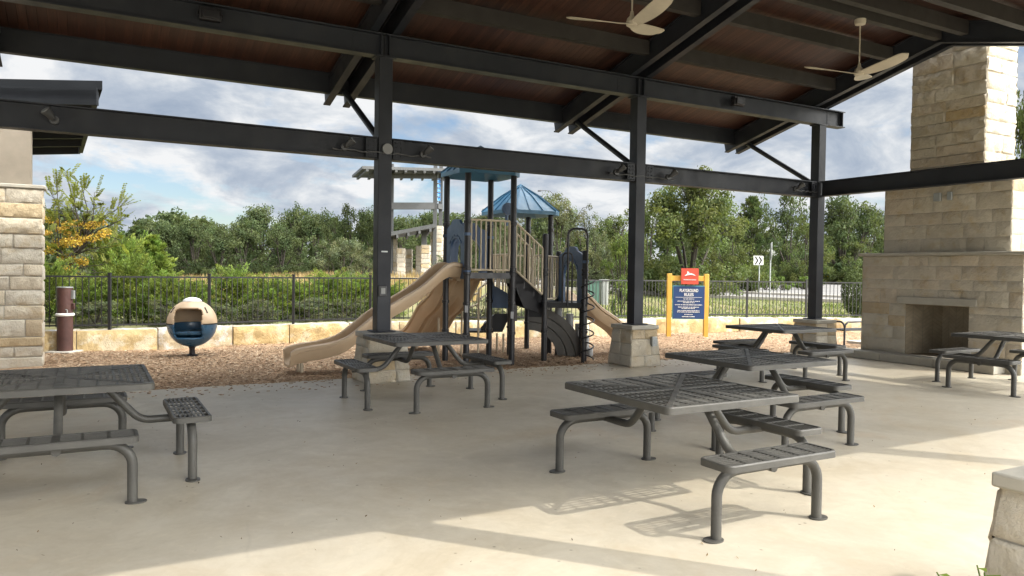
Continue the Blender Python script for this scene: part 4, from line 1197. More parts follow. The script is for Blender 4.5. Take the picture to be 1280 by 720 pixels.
text('PLAYGROUND', 860.6, 363.0, 3.9, TD, bd, wpx=23); text('RULES', 860.6, 368.1, 3.9, TD, bd, wpx=11.5)
mb = MB(); mb.bar(V(sx(844), TD, sz(371.6)), V(sx(877), TD, sz(371.6)), .008, .008); mb.build('divider', M['signwhite'], bd, smooth=0)
# the lines below are too small to read in the photo: rows of small letter strokes
rl = random.Random(4); mb = MB()
for (y, wpx) in ((373.6, 13), (376.4, 28), (378.2, 14), (380.9, 34), (383.8, 26), (385.4, 17), (388.2, 27), (389.9, 28), (392.9, 10), (395.6, 16)):
    x = 860.6 - wpx / 2
    while x < 860.6 + wpx / 2:
        nl_ = rl.randint(3, 8)
        for _ in range(nl_):
            if x > 860.6 + wpx / 2: break
            h = rl.choice((.016, .018, .022)); mb.bar(V(sx(x), TD, sz(y) - .010), V(sx(x), TD, sz(y) - .010 + h), .008, .008, up=FH)
            if rl.random() < .6: mb.bar(V(sx(x), TD, sz(y) + rl.choice((-.008, .002))), V(sx(x + .36), TD, sz(y) + .002), .007, .006)
            x += .62
        x += .55
mb.build('small_print', M['signwhite'], bd, smooth=0)
mb = MB(); x = 853.5
while x < 869: mb.bar(V(sx(x), DS - .104, sz(350.2)), V(sx(x), DS - .104, sz(350.2) + rl.choice((.02, .026))), .008, .011, up=FH); x += .75
mb.build('small_print', M['signwhite'], rp, smooth=0)
deer = [(854.2, 344.6), (855.6, 343.6), (857.0, 342.4), (857.8, 341.0), (857.4, 339.8), (858.0, 338.9), (858.9, 339.6), (860.0, 340.4), (859.4, 341.2), (860.6, 341.7), (863.0, 341.6), (865.2, 342.4), (867.0, 343.5), (868.2, 344.6), (866.6, 344.2), (864.6, 343.6), (862.2, 343.6), (859.8, 343.7), (857.4, 344.2), (855.4, 344.9)]
P = [V(sx(x), DS - .104, sz(y)) for x, y in deer]; P.reverse()
mb = MB(); mb.prism(P, -FH * .006); mb.build('running_deer_emblem', M['signwhite'], rp, smooth=0)
# ------------------------------------------------------------------ stone and stucco building at the left edge
rb = random.Random(41)
bl = thing('stone_building', (-3.2, 16.0, 0), 'building with rough grey limestone wall below taupe stucco and a dark overhanging roof', 'building')
BX, BY = -.66, 14.60
zs = zat(30, 237, 12.55); TH = .42
mb = MB(); mb.box(((BX - 8) / 2, BY + TH / 2, zs / 2 - .06), (BX + 8 - .004, TH - .004, zs + .12 - .004), col=(.38, .36, .31))
stones(mb, (-8, BY, -.12), (BX, BY, -.12), (BX, BY, zs), (-8, BY, zs), rb, ch=(.13, .30), cw=(.32, .85), depth=.022, joint=.012, pal=PAL_GREY, tan=.10, rough=.010, lap=.012)
stones(mb, (BX, BY, -.12), (BX, BY + TH, -.12), (BX, BY + TH, zs), (BX, BY, zs), rb, ch=(.13, .30), cw=(.3, .5), depth=.022, joint=.012, pal=PAL_CREAM, tan=.10, rough=.008, lap=.012)
mb.build('stone_wall', M['stone'], bl, smooth=40)
mb = MB(); mb.box(((BX - 8) / 2 + .02, BY + TH / 2, zs + .03), (BX + 8 + .06, TH + .08, .06)); mb.build('ledge', M['cast'], bl, bevel=.01)
ex = -.66 - .15
mb = MB(); mb.hexa([(-8, BY + .10, zs + .06), (ex, BY + .10, zs + .06), (ex, BY + .34, zs + .06), (-8, BY + .34, zs + .06), (-8, BY + .10, 4.2), (ex, BY + .10, 4.2), (ex, BY + .34, 4.2), (-8, BY + .34, 4.2)])
mb.build('stucco_wall', M['stucco'], bl, smooth=0)
# low-pitched roof: near edge high, falling away from the pavilion
Dn, Df = 12.35, 15.6
def rq(y0, y1, y2, y3, x0=128, x1=104):
    return [at(-330, y0 - 9, Dn), at(x0, y0, Dn), at(x1, y1, Df), at(-260, y1 + 6, Df), at(-330, y2 - 9, Dn), at(x0, y2, Dn), at(x1, y3, Df), at(-260, y3 + 6, Df)]
mb = MB(); mb.hexa(rq(112, 182, 101, 174)); mb.build('roof', M['roofdark'], bl, smooth=0)
mb = MB(); a, b = at(-330, 112, Dn), at(122, 121, Dn); mb.bar(a, b, .07, .28); mb.build('fascia', M['roofdark'], bl, smooth=0)
mb = MB(); a, b = at(120, 121, Dn), at(101, 186, Df); mb.bar(a, b, .07, .18); mb.build('rake_board', M['steel'], bl, smooth=0)
for k in range(7):
    f = k / 6; a = at(-330, 0, Dn); P = rq(112, 182, 101, 174)
    p, q = P[0].lerp(P[3], f), P[1].lerp(P[2], f); mb = MB(); mb.bar(p - UZ * .09, q - UZ * .09 - RH * .08, .07, .16); mb.build('roof_joist', M['steel'], bl, smooth=0)

# ------------------------------------------------------------------ far pavilion with stone pillars, seen between the slides
DF = 45.0
fb = thing('far_pavilion', V(latx(515, DF), DF, zg(-6, DF)), 'distant grey steel pavilion with limestone pillars behind the tan slide', 'building')
rfp = random.Random(51)
def pillar(x0, x1, ytop, D, nm='stone_pillar'):
    a, b = latx(x0, D), latx(x1, D); w = b - a; z1 = zat((x0 + x1) / 2, ytop, D); z0 = zg(a, D) - .1
    mb = MB(); c00, c10, c11, c01 = V(a, D), V(b, D), V(b, D + w), V(a, D + w)
    for p, q in ((c00, c10), (c10, c11), (c01, c00)):
        stones(mb, (p.x, p.y, z0), (q.x, q.y, z0), (q.x, q.y, z1), (p.x, p.y, z1), rfp, ch=(.2, .34), cw=(.25, .5), depth=.03, joint=.02, tan=.2)
    mb.prism([c + UZ * (z0 + .01) for c in (c00 + FH * .01, c10 + FH * .01, c11, c01)], UZ * (z1 - z0 + .04), col=(.40, .37, .30)); mb.build(nm, M['stone'], fb, smooth=30)
for x0, x1, y, dd in ((488, 495, 298, 1.5), (496, 505, 311, 0), (506, 514, 312, 2.0), (519.5, 525, 308, 1.5), (526, 536.5, 307, 0), (537.5, 552, 283, 1.0)): pillar(x0, x1, y, DF + dd)
def gbar(p, q, w, h, nm): mb = MB(); mb.bar(p, q, w, h); return mb.build(nm, M['greyroof'], fb, smooth=0)
for x, D in ((490, DF + .4), (544.5, DF + .9), (551.5, DF + 1.9)): mb = MB(); a = at(x, 205, D); mb.box((a.x, a.y, (a.z + 1.0) / 2), (.22, .22, a.z - 1.0), rz=_a); mb.build('post', M['greyroof'], fb, smooth=0)
gbar(at(489, 257.5, DF + .2), at(543, 257.5, DF + .7), .25, .40, 'beam'); gbar(at(546, 257.5, DF + .9), at(552, 259, DF + 1.9), .2, .3, 'beam')
gbar(at(462, 220, DF - .5), at(545, 220, DF + .3), .3, .26, 'beam')
mb = MB(); P = [at(453, 211, DF - 2.5), at(560, 214, DF - 1.0), at(560, 224, DF + 7), at(440, 222, DF + 5)]
mb.prism([P[3], P[2], P[1], P[0]], UZ * .16)
for k in range(9):
    f = (k + .5) / 9; mb.bar(P[0].lerp(P[1], f) - UZ * .07, P[3].lerp(P[2], f) - UZ * .07, .14, .12)
P = [at(453, 204, DF - 2.6), at(491, 196, DF - .5), at(560, 190, DF + 2), at(560, 206, DF - 1.2)]
mb.build('upper_roof', M['greyroof'], fb, smooth=0)
mb = MB(); P = [at(476, 297, DF - 1.2), at(545, 284, DF - 1.0), at(540, 290, DF + 4), at(476, 301, DF + 4)]; mb.prism([P[3], P[2], P[1], P[0]], UZ * .22)
for k in range(5): f = (k + .5) / 5; mb.bar(P[0].lerp(P[1], f) - UZ * .10, P[3].lerp(P[2], f) - UZ * .10, .12, .18)
mb.build('lower_roof', M['greyroof'], fb, smooth=0)
for x in (528.5, 531.8): gbar(at(x, 287, DF + .5), at(x, 311, DF + .5), .16, .16, 'post')
gp = MB(); A = [at(547.0, 252, DF + 1.2), at(550.6, 252, DF + 1.8), at(550.6, 223, DF + 1.8), at(547.0, 223, DF + 1.2)]; gp.prism(A, FH * .06); gp.build('blue_glass_panel', M['glassart'], fb, smooth=0)
for k in range(6): gbar(at(547.0, 224 + 5.5 * k, DF + 1.15), at(550.8, 224 + 5.5 * k, DF + 1.75), .05, .05, 'glazing_bar')

# ------------------------------------------------------------------ street things on the right
def octagon(c, r, n, u, th):
    return [c + u * (r * math.cos(a)) + UZ * (r * math.sin(a)) for a in [math.pi / 8 + k * math.pi / 4 for k in range(8)]]
D = 40.5
cs = thing('chevron_sign', V(latx(948.5, D), D, zg(11, D)), 'white sign with two black chevrons pointing right, beside the road', 'road sign')
mb = MB(); c = V(latx(948.5, D), D); mb.tube([Vector((c.x, c.y, zg(13, D) - .3)), Vector((c.x, c.y, zat(948, 322, D)))], .032, 8); mb.build('post', M['galv'], cs)
mb = MB(); P = [at(x, y, D - .05) for x, y in ((942, 331.2), (954, 331.2), (954, 319.8), (942, 319.8))]; mb.prism(P, -FH * .02); pl = mb.build('plate', M['signwhite'], cs, smooth=0)
for x0 in (943.2, 947.9):
    mb = MB(); P = [at(x, y, D - .078) for x, y in ((x0, 320.6), (x0 + 2.0, 320.6), (x0 + 5.0, 325.5), (x0 + 2.0, 330.4), (x0, 330.4), (x0 + 3.0, 325.5))]
    mb.prism(P[::-1], -FH * .006); mb.build('chevron', M['signblack'], pl, smooth=0)
D = 37.5
ss = thing('stop_sign', V(latx(962.5, D), D, .28), 'octagonal stop sign seen almost edge on, on a thin grey post by the road', 'road sign')
mb = MB(); c = V(latx(962.3, D), D); mb.tube([Vector((c.x, c.y, .1)), Vector((c.x, c.y, zat(962, 304, D)))], .035, 8); mb.build('post', M['galv'], ss)
u = (FH * .94 + RH * .34).normalized(); nn = Vector((u.y, -u.x, 0)); c2 = Vector((c.x, c.y, zat(962, 313.5, D))) + nn * .05
mb = MB(); mb.prism(octagon(c2, .47, 8, u, .02), nn * .012); mb.build('plate', M['palegrey'], ss, smooth=0)
# street lamp far behind the trees
D = 62
sl_ = thing('street_lamp', V(latx(690, D), D, zg(3, D)), 'thin grey street lamp with a curved arm above the far trees', 'street lamp')
mb = MB(); b = V(latx(692, D), D, zg(3, D)); t_ = at(692, 243, D); mb.tube([b, t_, at(687, 238.5, D), at(677, 238, D)], [.06, .035, .028, .022], 8); mb.build('pole', M['fixture'], sl_, smooth=50)
mb = MB(); a = at(677.5, 238.2, D); e = at(672, 238.8, D); mb.tube([a, a.lerp(e, .3), a.lerp(e, .8), e], [.03, .07, .07, .03], 10); mb.build('lamp_head', M['fixture'], sl_, smooth=50)
# monument wall and utility boxes
mw = MB(); D = 57; z0 = zg(16, D) - .1
a, b = V(latx(903, D), D), V(latx(923, D), D); z1 = zat(913, 334, D)
stones(mw, (a.x, a.y, z0), (b.x, b.y, z0), (b.x, b.y, z1), (a.x, a.y, z1), random.Random(2), ch=(.2, .3), cw=(.4, .8), pal=PAL_GREY)
mw.prism([p + UZ * z0 for p in (a + FH * .01, b + FH * .01, b + FH * .6, a + FH * .6)], UZ * (z1 - z0 + .06), col=(.33, .32, .29)); tag(mw.build('stone_wall', M['stone'], smooth=30), 'low grey stone entrance wall under the big oak beyond the road', 'stone wall')
def cabinet(x0, x1, y0, y1, D, mat, lb):
    t = thing('utility_cabinet', V(latx((x0 + x1) / 2, D), D, zg(0, D)), lb, 'utility box', 'utility boxes beyond the fence')
    z1 = zat((x0 + x1) / 2, y0, D); w = latx(x1, D) - latx(x0, D); c = V((latx(x0, D) + latx(x1, D)) / 2, D + .3); zb0 = zg(0, D) - .05
    mb = MB(); mb.box((c.x, c.y, (z1 + zb0) / 2), (w, .6, z1 - zb0), rz=_a - math.pi / 2); mb.build('body', mat, t, bevel=.015, seg=2)
    mb = MB(); mb.box((c.x, c.y, z1 + .02), (w + .06, .68, .05), rz=_a - math.pi / 2); mb.build('lid', mat, t, bevel=.01)
    mb = MB(); d = c - FH * .31 + RH * (w * .15); mb.box((d.x, d.y, (z1 + zb0) / 2), (w * .4, .02, (z1 - zb0) * .7), rz=_a - math.pi / 2); mb.build('door', mat, t)
cabinet(735, 750, 352, 367, 29.0, M['utilgreen'], 'dark green utility cabinet with a grey end beyond the fence, right of the spiral climber')
cabinet(752, 760.5, 351, 367, 29.3, M['utilgrey'], 'grey utility cabinet beside the dark green one beyond the fence')
# black metal bench by the mulch, partly hidden by the fireplace
D = 17.0
bn = thing('metal_bench', V(latx(1068, D), D, 0), 'black metal bench with looped arm at the path left of the fireplace', 'bench')
o0 = V(latx(1057, D), D); ub = (RH * .93 + FH * .37).normalized(); vb = Vector((-ub.y, ub.x, 0))
for s in (0, 1.5):
    p = o0 + ub * s; mb = MB(); P = [p - UZ * .02, p + UZ * .40]
    for k in range(1, 7): a = math.pi / 2 * k / 6; P.append(p + vb * (.13 - .13 * math.cos(a)) + UZ * (.40 + .13 * math.sin(a)))
    P += [p + vb * .35 + UZ * .53, p + vb * .45 + UZ * .48, p + vb * .45 - UZ * .02]; mb.tube(P, .024, 8); mb.build('leg_frame', M['black'], bn, smooth=60)
mb = MB(); mb.tube([o0 + UZ * .40, o0 + UZ * .47 + ub * .02, o0 + UZ * .53 + ub * .10, o0 + UZ * .535 + ub * .5, o0 + UZ * .535 + ub * 1.5], .024, 8); mb.build('top_rail', M['black'], bn, smooth=60)
mb = MB()
for k in range(6): mb.bar(o0 + vb * (.05 + .07 * k) + UZ * .34, o0 + ub * 1.5 + vb * (.05 + .07 * k) + UZ * .34, .05, .03)
mb.build('seat', M['black'], bn, smooth=0)

# ------------------------------------------------------------------ vegetation
def leaf(mb, c, nrm, L, w, col, rnd):
    t = nrm.orthogonal().normalized(); b = nrm.cross(t); a = rnd.uniform(0, 6.283); u = t * math.cos(a) + b * math.sin(a); v = nrm.cross(u)
    mb.face([c - u * L, c + v * w - nrm * L * .12, c + u * L, c - v * w - nrm * L * .12], col)
def rdir(rnd):
    z = rnd.uniform(-1, 1); a = rnd.uniform(0, 6.283); r = math.sqrt(1 - z * z); return Vector((r * math.cos(a), r * math.sin(a), z))
def broadleaf(seed, H, R, nc, nl, ls, cz=.30, lean=0.0, ragged=.3, spread=.30, skirt=0):
    r = random.Random(seed); crown = MB(); trunk = MB()
    cen = []
    # main boughs carry sub-clumps: uneven outline
    nb = 9; boughs = []
    for k in range(nb):
        a = 6.283 * k / nb + r.uniform(-.3, .3); e = r.uniform(-.35, 1.35); q = r.uniform(.62, 1.0)
        boughs.append(Vector((math.cos(a) * math.cos(e) * R * q, math.sin(a) * math.cos(e) * R * q, H * (cz + (1 - cz) * .28) + math.sin(e) * H * (1 - cz) * .66 * q)))
    boughs += [Vector((r.uniform(-.25, .25) * R, r.uniform(-.25, .25) * R, H * r.uniform(.8, .9))) for _ in range(2)]
    for k in range(nc):
        b = r.choice(boughs); d = rdir(r); s_ = r.uniform(.15, 1.0) * R * (.42 + ragged * .3)
        c = b + Vector((d.x * s_, d.y * s_, d.z * s_ * .75)); c.z = max(H * cz * .35, min(H, c.z)); cen.append((c, b))
    for _ in range(skirt):
        a = r.uniform(0, 6.283); q = R * r.uniform(.35, .95); c = Vector((math.cos(a) * q, math.sin(a) * q, H * r.uniform(.03, .26))); cen.append((c, Vector((c.x * .4, c.y * .4, c.z))))
    for c, b in cen:
        cr = R * spread * r.uniform(.45, 1.0); br = r.uniform(.72, 1.28); hue = r.uniform(-.12, .12)
        for _ in range(int(nl * (cr / (R * spread)) ** 1.6) + 4):
            d = rdir(r); q = r.random() ** .45
            p = c + Vector((d.x, d.y, d.z * .72)) * (cr * q)
            k = br * r.uniform(.75, 1.25); nrm = (d + rdir(r) * .9 + UZ * .35).normalized()
            s_ = ls * r.uniform(.6, 1.25)
            leaf(crown, p, nrm, s_, s_ * .55, (k * (1 + hue), k, k * (1 - hue * .5)), r)
    tr = max(.06, H * .028)
    top = Vector((lean * .3, 0, H * cz * 1.15))
    trunk.tube([(0, 0, -.3), (r.uniform(-.05, .05), r.uniform(-.05, .05), H * cz * .5), top], [tr * 1.5, tr * 1.1, tr * .9], 9)
    for b in boughs:
        m = top.lerp(b, .5) + Vector((r.uniform(-.1, .1), r.uniform(-.1, .1), r.uniform(-.1, .15))) * R * .5
        trunk.tube([top - UZ * tr, m, b], [tr * .6, tr * .38, tr * .12], 6)
    for c, b in cen[::2]: trunk.tube([b.lerp(top, .25), b.lerp(c, .6) + rdir(r) * .05 * R, c], [tr * .2, tr * .12, tr * .04], 4, cap=False)
    return trunk, crown
def conifer(seed, H, R, npl, nsp, ls, shape=.8, up=.55):
    """plumes of scale foliage: upswept sprays on many branchlets, feathery outline"""
    r = random.Random(seed); crown = MB(); trunk = MB(); trunk.tube([(0, 0, -.3), (0, 0, H * .5), (0, 0, H * .93)], [H * .03, H * .018, H * .004], 7)
    for k in range(npl):
        f = (k + r.random()) / npl; z0 = H * (.02 + .86 * f); rr_ = R * ((1 - f) ** shape) * r.uniform(.55, 1.08) + .05 * R; a = k * 2.399 + r.uniform(-.4, .4)
        u = Vector((math.cos(a), math.sin(a), 0)); tip = Vector((0, 0, z0)) + u * rr_ + UZ * (rr_ * up * (.15 + .95 * f) * r.uniform(.5, 1.5) + H * .05 * f)
        o = Vector((0, 0, z0)); trunk.tube([o, o.lerp(tip, .6), tip], [H * .006, H * .004, H * .001], 4, cap=False)
        br = r.uniform(.72, 1.3); hue = r.uniform(-.15, .15)
        for _ in range(nsp):
            q = r.random() ** .6; p = o.lerp(tip, .15 + .85 * q); wid = rr_ * .26 * (1.15 - q) + .03
            d = rdir(r); p = p + Vector((d.x, d.y, d.z * .6)) * wid
            ax = ((tip - o).normalized() * .7 + d * .75 + UZ * .35).normalized(); s_ = ls * r.uniform(.6, 1.3); sd = ax.cross(rdir(r)).normalized() * s_ * .20
            kk = br * r.uniform(.75, 1.25); cc = (kk * (1 + hue), kk, kk * (1 - hue * .4))
            crown.face([p - sd * .5, p + ax * s_ * .5 - sd, p + ax * s_, p + ax * s_ * .45 + sd], cc)
    return trunk, crown
def globe(seed, R, nl, ls):
    r = random.Random(seed); crown = MB(); trunk = MB(); trunk.tube([(0, 0, -.2), (0, 0, R)], [.05, .03], 6)
    for _ in range(nl):
        d = rdir(r); q = .62 + .38 * r.random() ** .5 + .05 * math.sin(d.x * 9) * math.sin(d.y * 8 + d.z * 7); k = r.uniform(.7, 1.3)
        p = Vector((d.x * R * q, d.y * R * q, R * 1.02 + d.z * R * q)); leaf(crown, p, (d + rdir(r) * .8).normalized(), ls * r.uniform(.7, 1.3), ls * .6, (k, k, k * .9), r)
    return trunk, crown
PROTO = {}
def proto_tree(key, tr, cr, leafm, H, W):
    t = tr.build('trunk', M['trunk'], None, local=True, smooth=60); c = cr.build('crown', M[leafm], None, local=True, smooth=0)
    me = (t.data, c.data); bpy.data.objects.remove(t); bpy.data.objects.remove(c); PROTO[key] = (me, H, W)
proto_tree('oakd1', *broadleaf(1, 6, 3.3, 92, 105, .125, cz=.16, skirt=34), 'leaf_dark', 6, 7.2)
proto_tree('oakd2', *broadleaf(2, 6, 3.3, 92, 105, .125, cz=.14, ragged=.5, skirt=34), 'leaf_dark', 6, 7.2)
proto_tree('oakd3', *broadleaf(7, 6, 3.3, 100, 95, .115, cz=.12, ragged=.6, spread=.26, skirt=40), 'leaf_dark', 6, 7.4)
proto_tree('oakg', *broadleaf(3, 7, 3.4, 170, 125, .105, cz=.05, ragged=.6, spread=.25, skirt=70), 'leaf_oak', 7, 7.8)
proto_tree('oakg2', *broadleaf(9, 7, 3.2, 120, 115, .115, cz=.05, ragged=.6, spread=.27, skirt=44), 'leaf_oak', 7, 7.4)
proto_tree('olive', *broadleaf(4, 5, 2.6, 120, 105, .085, cz=.10, ragged=.8, spread=.24, skirt=44), 'leaf_olive', 5, 6.2)
proto_tree('olive2', *broadleaf(14, 5, 2.6, 110, 105, .085, cz=.08, ragged=.9, spread=.22, skirt=44), 'leaf_olive', 5, 6.2)
proto_tree('bright', *broadleaf(5, 5, 1.5, 90, 75, .075, cz=.10, ragged=.7, skirt=24), 'leaf_bright', 5, 3.8)
proto_tree('cedar1', *conifer(6, 4, 1.5, 130, 110, .15), 'leaf_cedar', 4.2, 3.1)
proto_tree('cedar2', *conifer(16, 2.2, 1.5, 150, 105, .11, shape=.32, up=1.0), 'leaf_cedar', 2.6, 3.2)
proto_tree('cedar3', *conifer(26, 2.2, 1.6, 150, 105, .11, shape=.28, up=.9), 'leaf_cedar', 2.6, 3.4)
proto_tree('dcedar', *conifer(36, 6, 1.9, 110, 90, .20, shape=.55, up=.5), 'leaf_dark', 6.2, 4.0)
proto_tree('shrub', *globe(8, .95, 5200, .05), 'leaf_dark', 1.92, 1.95)
proto_tree('flower', *broadleaf(18, .8, .7, 34, 60, .05, cz=.05), 'leaf_plain', .8, 1.7)
proto_tree('mound', *broadleaf(28, .9, .8, 36, 70, .06, cz=.03), 'leaf_bright', .9, 1.9)
rt = random.Random(77)
def plant(key, x, ytop, D, wpx, name, label, cat='tree', group=None, zbase=None):
    (tm, cm), H, W = PROTO[key]; lat = latx(x, D); zb_ = zg(lat, D) if zbase is None else zbase
    h = zat(x, ytop, D) - zb_; w = wpx * D / FPX
    t = thing(name, V(lat, D, zb_ - .02), label, cat, group, rz=rt.uniform(0, 6.283)); t.scale = (w / W, w / W, h / H)
    for nm, me in (('trunk', tm), ('crown', cm)):
        o = bpy.data.objects.new(nm, me); COL.objects.link(o); o.parent = t
    return t
G1 = 'dark trees of the far tree line'
FAR = [('dcedar', 172, 276, 56, 66), ('oakd1', 206, 278, 58, 80), ('dcedar', 226, 264, 62, 56), ('oakd2', 243, 276, 57, 70), ('oakd3', 275, 283, 55, 84), ('dcedar', 252, 268, 66, 52),
       ('oakd1', 304, 274, 57, 84), ('oakd2', 328, 260, 60, 84), ('oakd3', 352, 278, 53, 74), ('oakd1', 372, 258, 60, 80), ('oakd2', 398, 268, 58, 76), ('oakd3', 436, 258, 50, 72), ('oakd1', 462, 262, 56, 74), ('dcedar', 416, 266, 66, 50)]
LF = ['dark pointed cedar rising beside the golden-podded tree in the far tree line', 'dark oak in the far tree line behind the bright cedar', 'dark cedar spire breaking the far tree line above the ball seat, left one', 'low dark oak in the far tree line directly above the ball seat', 'wide low oak right of the ball seat at the edge of the straw field', 'dark cedar spire behind the low oaks, right of the ball seat',
      'rounded dark oak at the left end of the far tall oak group', 'tall domed oak, left of the two highest domes in the far tree line', 'low dark oak in front of the two highest domes of the far tree line', 'tall domed oak, right of the two highest domes in the far tree line', 'dark oak between the highest domes and the post with the light switch', 'ragged-topped oak left of the post with the light switch', 'dark oak half hidden by the post with the light switch', 'dark cedar behind the ragged-topped oak near the post with the light switch']
for (k, x, y, D, w), lb in zip(FAR, LF): plant(k, x, y, D, w, 'cedar_tree' if k == 'dcedar' else 'oak_tree', lb, 'tree', G1)
plant('olive', 425, 300, 34, 74, 'olive_shrub', 'grey-green twiggy tall shrub left of the post with the light switch', 'shrub')
plant('olive2', 452, 312, 36, 60, 'olive_shrub', 'lower grey-green shrub right against the post with the light switch', 'shrub')
# behind the play structure
MID = [('oakd2', 505, 272, 70, 70, 'oak_tree', 'green oak behind the distant pavilion roof'), ('oakd1', 540, 264, 74, 60, 'oak_tree', 'oak top showing right of the distant pavilion tower'), ('oakd3', 575, 268, 60, 76, 'oak_tree', 'oak behind the left blue arch panel of the play structure'),
       ('oakd2', 612, 264, 56, 76, 'oak_tree', 'oak behind the tall deck railing of the play structure'), ('olive2', 640, 272, 48, 70, 'olive_tree', 'grey-green tree behind the posts of the lower blue roof'),
       ('olive', 700, 246, 45, 92, 'olive_tree', 'large grey-green tree rising right of the lower blue roof'), ('olive2', 735, 268, 47, 64, 'olive_tree', 'grey-green tree behind the loop handles of the spiral climber'),
       ('oakg2', 768, 262, 50, 80, 'oak_tree', 'green oak left of the middle post, behind the pale sapling'), ('oakd1', 665, 262, 58, 80, 'oak_tree', 'dark oak behind the lower blue roof posts'), ('olive', 560, 318, 40, 46, 'olive_shrub', 'small grey-green shrub beside the big limestone pillar of the distant pavilion')]
for k, x, y, D, w, nm, lb in MID: plant(k, x, y, D, w, nm, lb)
plant('bright', 777, 288, 22.6, 42, 'sapling', 'pale green sapling just behind the fence, left of the middle post', 'sapling', zbase=.26)
RIGHT = [('oakg', 862, 216, 40, 165, 'oak_tree', 'big leafy oak above the playground rules sign'), ('oakg2', 812, 250, 44, 76, 'oak_tree', 'oak against the right side of the middle post'), ('oakg2', 918, 262, 46, 80, 'oak_tree', 'oak between rules sign and chevron sign'),
         ('dcedar', 938, 236, 60, 62, 'cedar_tree', 'dark tall cedar directly above the chevron sign'), ('oakd3', 985, 240, 62, 80, 'oak_tree', 'grey-green oak between the chevron sign and the end post'), ('oakg2', 1005, 272, 56, 56, 'oak_tree', 'green oak partly behind the left side of the end post'),
         ('oakd1', 1052, 243, 66, 88, 'oak_tree', 'dark oak right of the end post'), ('oakd2', 1082, 258, 68, 76, 'oak_tree', 'dark oak between the end post and the fireplace'), ('oakd3', 1112, 268, 70, 70, 'oak_tree', 'oak half hidden by the left side of the chimney breast'), ('oakg2', 1066, 298, 64, 60, 'oak_tree', 'low green tree above the yellow flowering shrubs'),
         ('oakd3', 1030, 280, 72, 70, 'oak_tree', 'oak directly behind the end post below the beam'), ('oakd2', 890, 262, 64, 80, 'oak_tree', 'dark oak behind the big leafy one'), ('oakg', 1318, 70, 27, 130, 'oak_tree', 'tall oak at the right picture edge beyond the chimney')]
for k, x, y, D, w, nm, lb in RIGHT: plant(k, x, y, D, w, nm, lb)
# a second row far behind: one mass
r2 = random.Random(91)
bk = MB(); src = [PROTO[k] for k in ('oakd1', 'oakd2', 'oakd3')]
for i in range(112):
    back = i < 46
    if back: lat = -62 + 2.75 * i + r2.uniform(-1, 1); D = r2.uniform(84, 100); sc = r2.uniform(.85, 1.15)
    else: lat = -52 + 1.62 * (i - 46) + r2.uniform(-.7, .7); D = r2.uniform(70, 78); sc = r2.uniform(.42, .66)
    if not back and 14 < lat < 24: continue
    if True: pass
    (tm, cm), H, W = src[i % 3]; a = r2.uniform(0, 6.283); o = V(lat, D, zg(lat, D) - .2)
    m = Matrix.Rotation(a, 3, 'Z'); vs = cm.vertices; k = 0
    for p in cm.polygons:
        if p.index % (3 if back else 4): continue
        q = [vs[j].co for j in p.vertices]; ce = sum(q, Vector()) / 4
        bk.face([o + m @ ((ce + (v - ce) * (1.9 if back else 2.6)) * sc) for v in q], tuple(cm.attributes['Col'].data[p.index].color)[:3])
tag(bk.build('distant_woods', M['leaf_dark'], smooth=0), 'dark mass of distant woods behind the separate trees', 'woods', kind='stuff')
# bushes right behind the fence on the left
BU = [(62, 330, 17.2, 80), (112, 348, 16.9, 76), (160, 326, 17.2, 88), (150, 300, 20.5, 92), (205, 345, 17.2, 78), (245, 352, 17.6, 76), (292, 338, 18.2, 80), (335, 347, 18.7, 78), (372, 352, 19.2, 74), (410, 343, 19.8, 76), (448, 346, 20.2, 74), (485, 356, 20.6, 64)]
LB = ['feathery cedar bush at the left end of the fence beside the stone building', 'cedar bush behind the fence right of the brown post', 'light green cedar bush in front of the tall bright cedar', 'bushy bright cedar behind the fence between the brown post and the ball seat', 'cedar bush behind the fence left of the ball seat', 'cedar bush directly behind the ball seat', 'cedar bush just right of the ball seat, tips above the fence', 'cedar bush behind the fence at the second panel right of the ball seat', 'low cedar bush behind the fence, midway between the ball seat and the long slide', 'cedar bush behind the fence with tips above the rail left of the long slide', 'cedar bush behind the fence and the upper part of the long slide', 'cedar bush behind the fence between the long slide and its post']
for i, ((x, y, D, w), lb) in enumerate(zip(BU, LB)): plant(('cedar2', 'cedar3')[i % 2], x, y, D, w, 'cedar_bush', lb, 'bush', 'cedar bushes behind the fence')
plant('cedar1', 190, 284, 21.5, 100, 'cedar_tree', 'tall bright green young cedar behind the fence left of the ball seat', 'tree')
OL = [(120, 376, 15.9, 72), (215, 375, 16.5, 72), (268, 378, 17.0, 66), (318, 374, 17.6, 70), (385, 372, 18.6, 68), (432, 373, 19.2, 66), (555, 374, 20.3, 66), (600, 370, 20.4, 66), (640, 374, 20.6, 66), (688, 376, 20.9, 56)]
LO = ['low grey-green undergrowth bush behind the fence near the brown post', 'low grey-green bush behind the fence just left of the ball seat', 'low grey-green bush behind the fence at the right of the ball seat', 'low grey-green bush behind the fence, third from the ball seat', 'low grey-green bush behind the fence left of the long slide', 'low grey-green bush behind the fence at the long slide', 'low grey-green bush behind the fence under the tall deck', 'low grey-green bush behind the fence behind the slanted panel', 'low grey-green bush behind the fence behind the stairs', 'low grey-green bush behind the fence left of the spiral climber']
for i, ((x, y, D, w), lb) in enumerate(zip(OL, LO)): plant(('olive', 'olive2')[i % 2], x, y, D, w, 'low_bush', lb, 'bush', 'low bushes behind the fence')
plant('shrub', 1072, 334, 23.4, 40, 'clipped_shrub', 'dark round shrub behind the fence at the left edge of the fireplace', 'shrub')
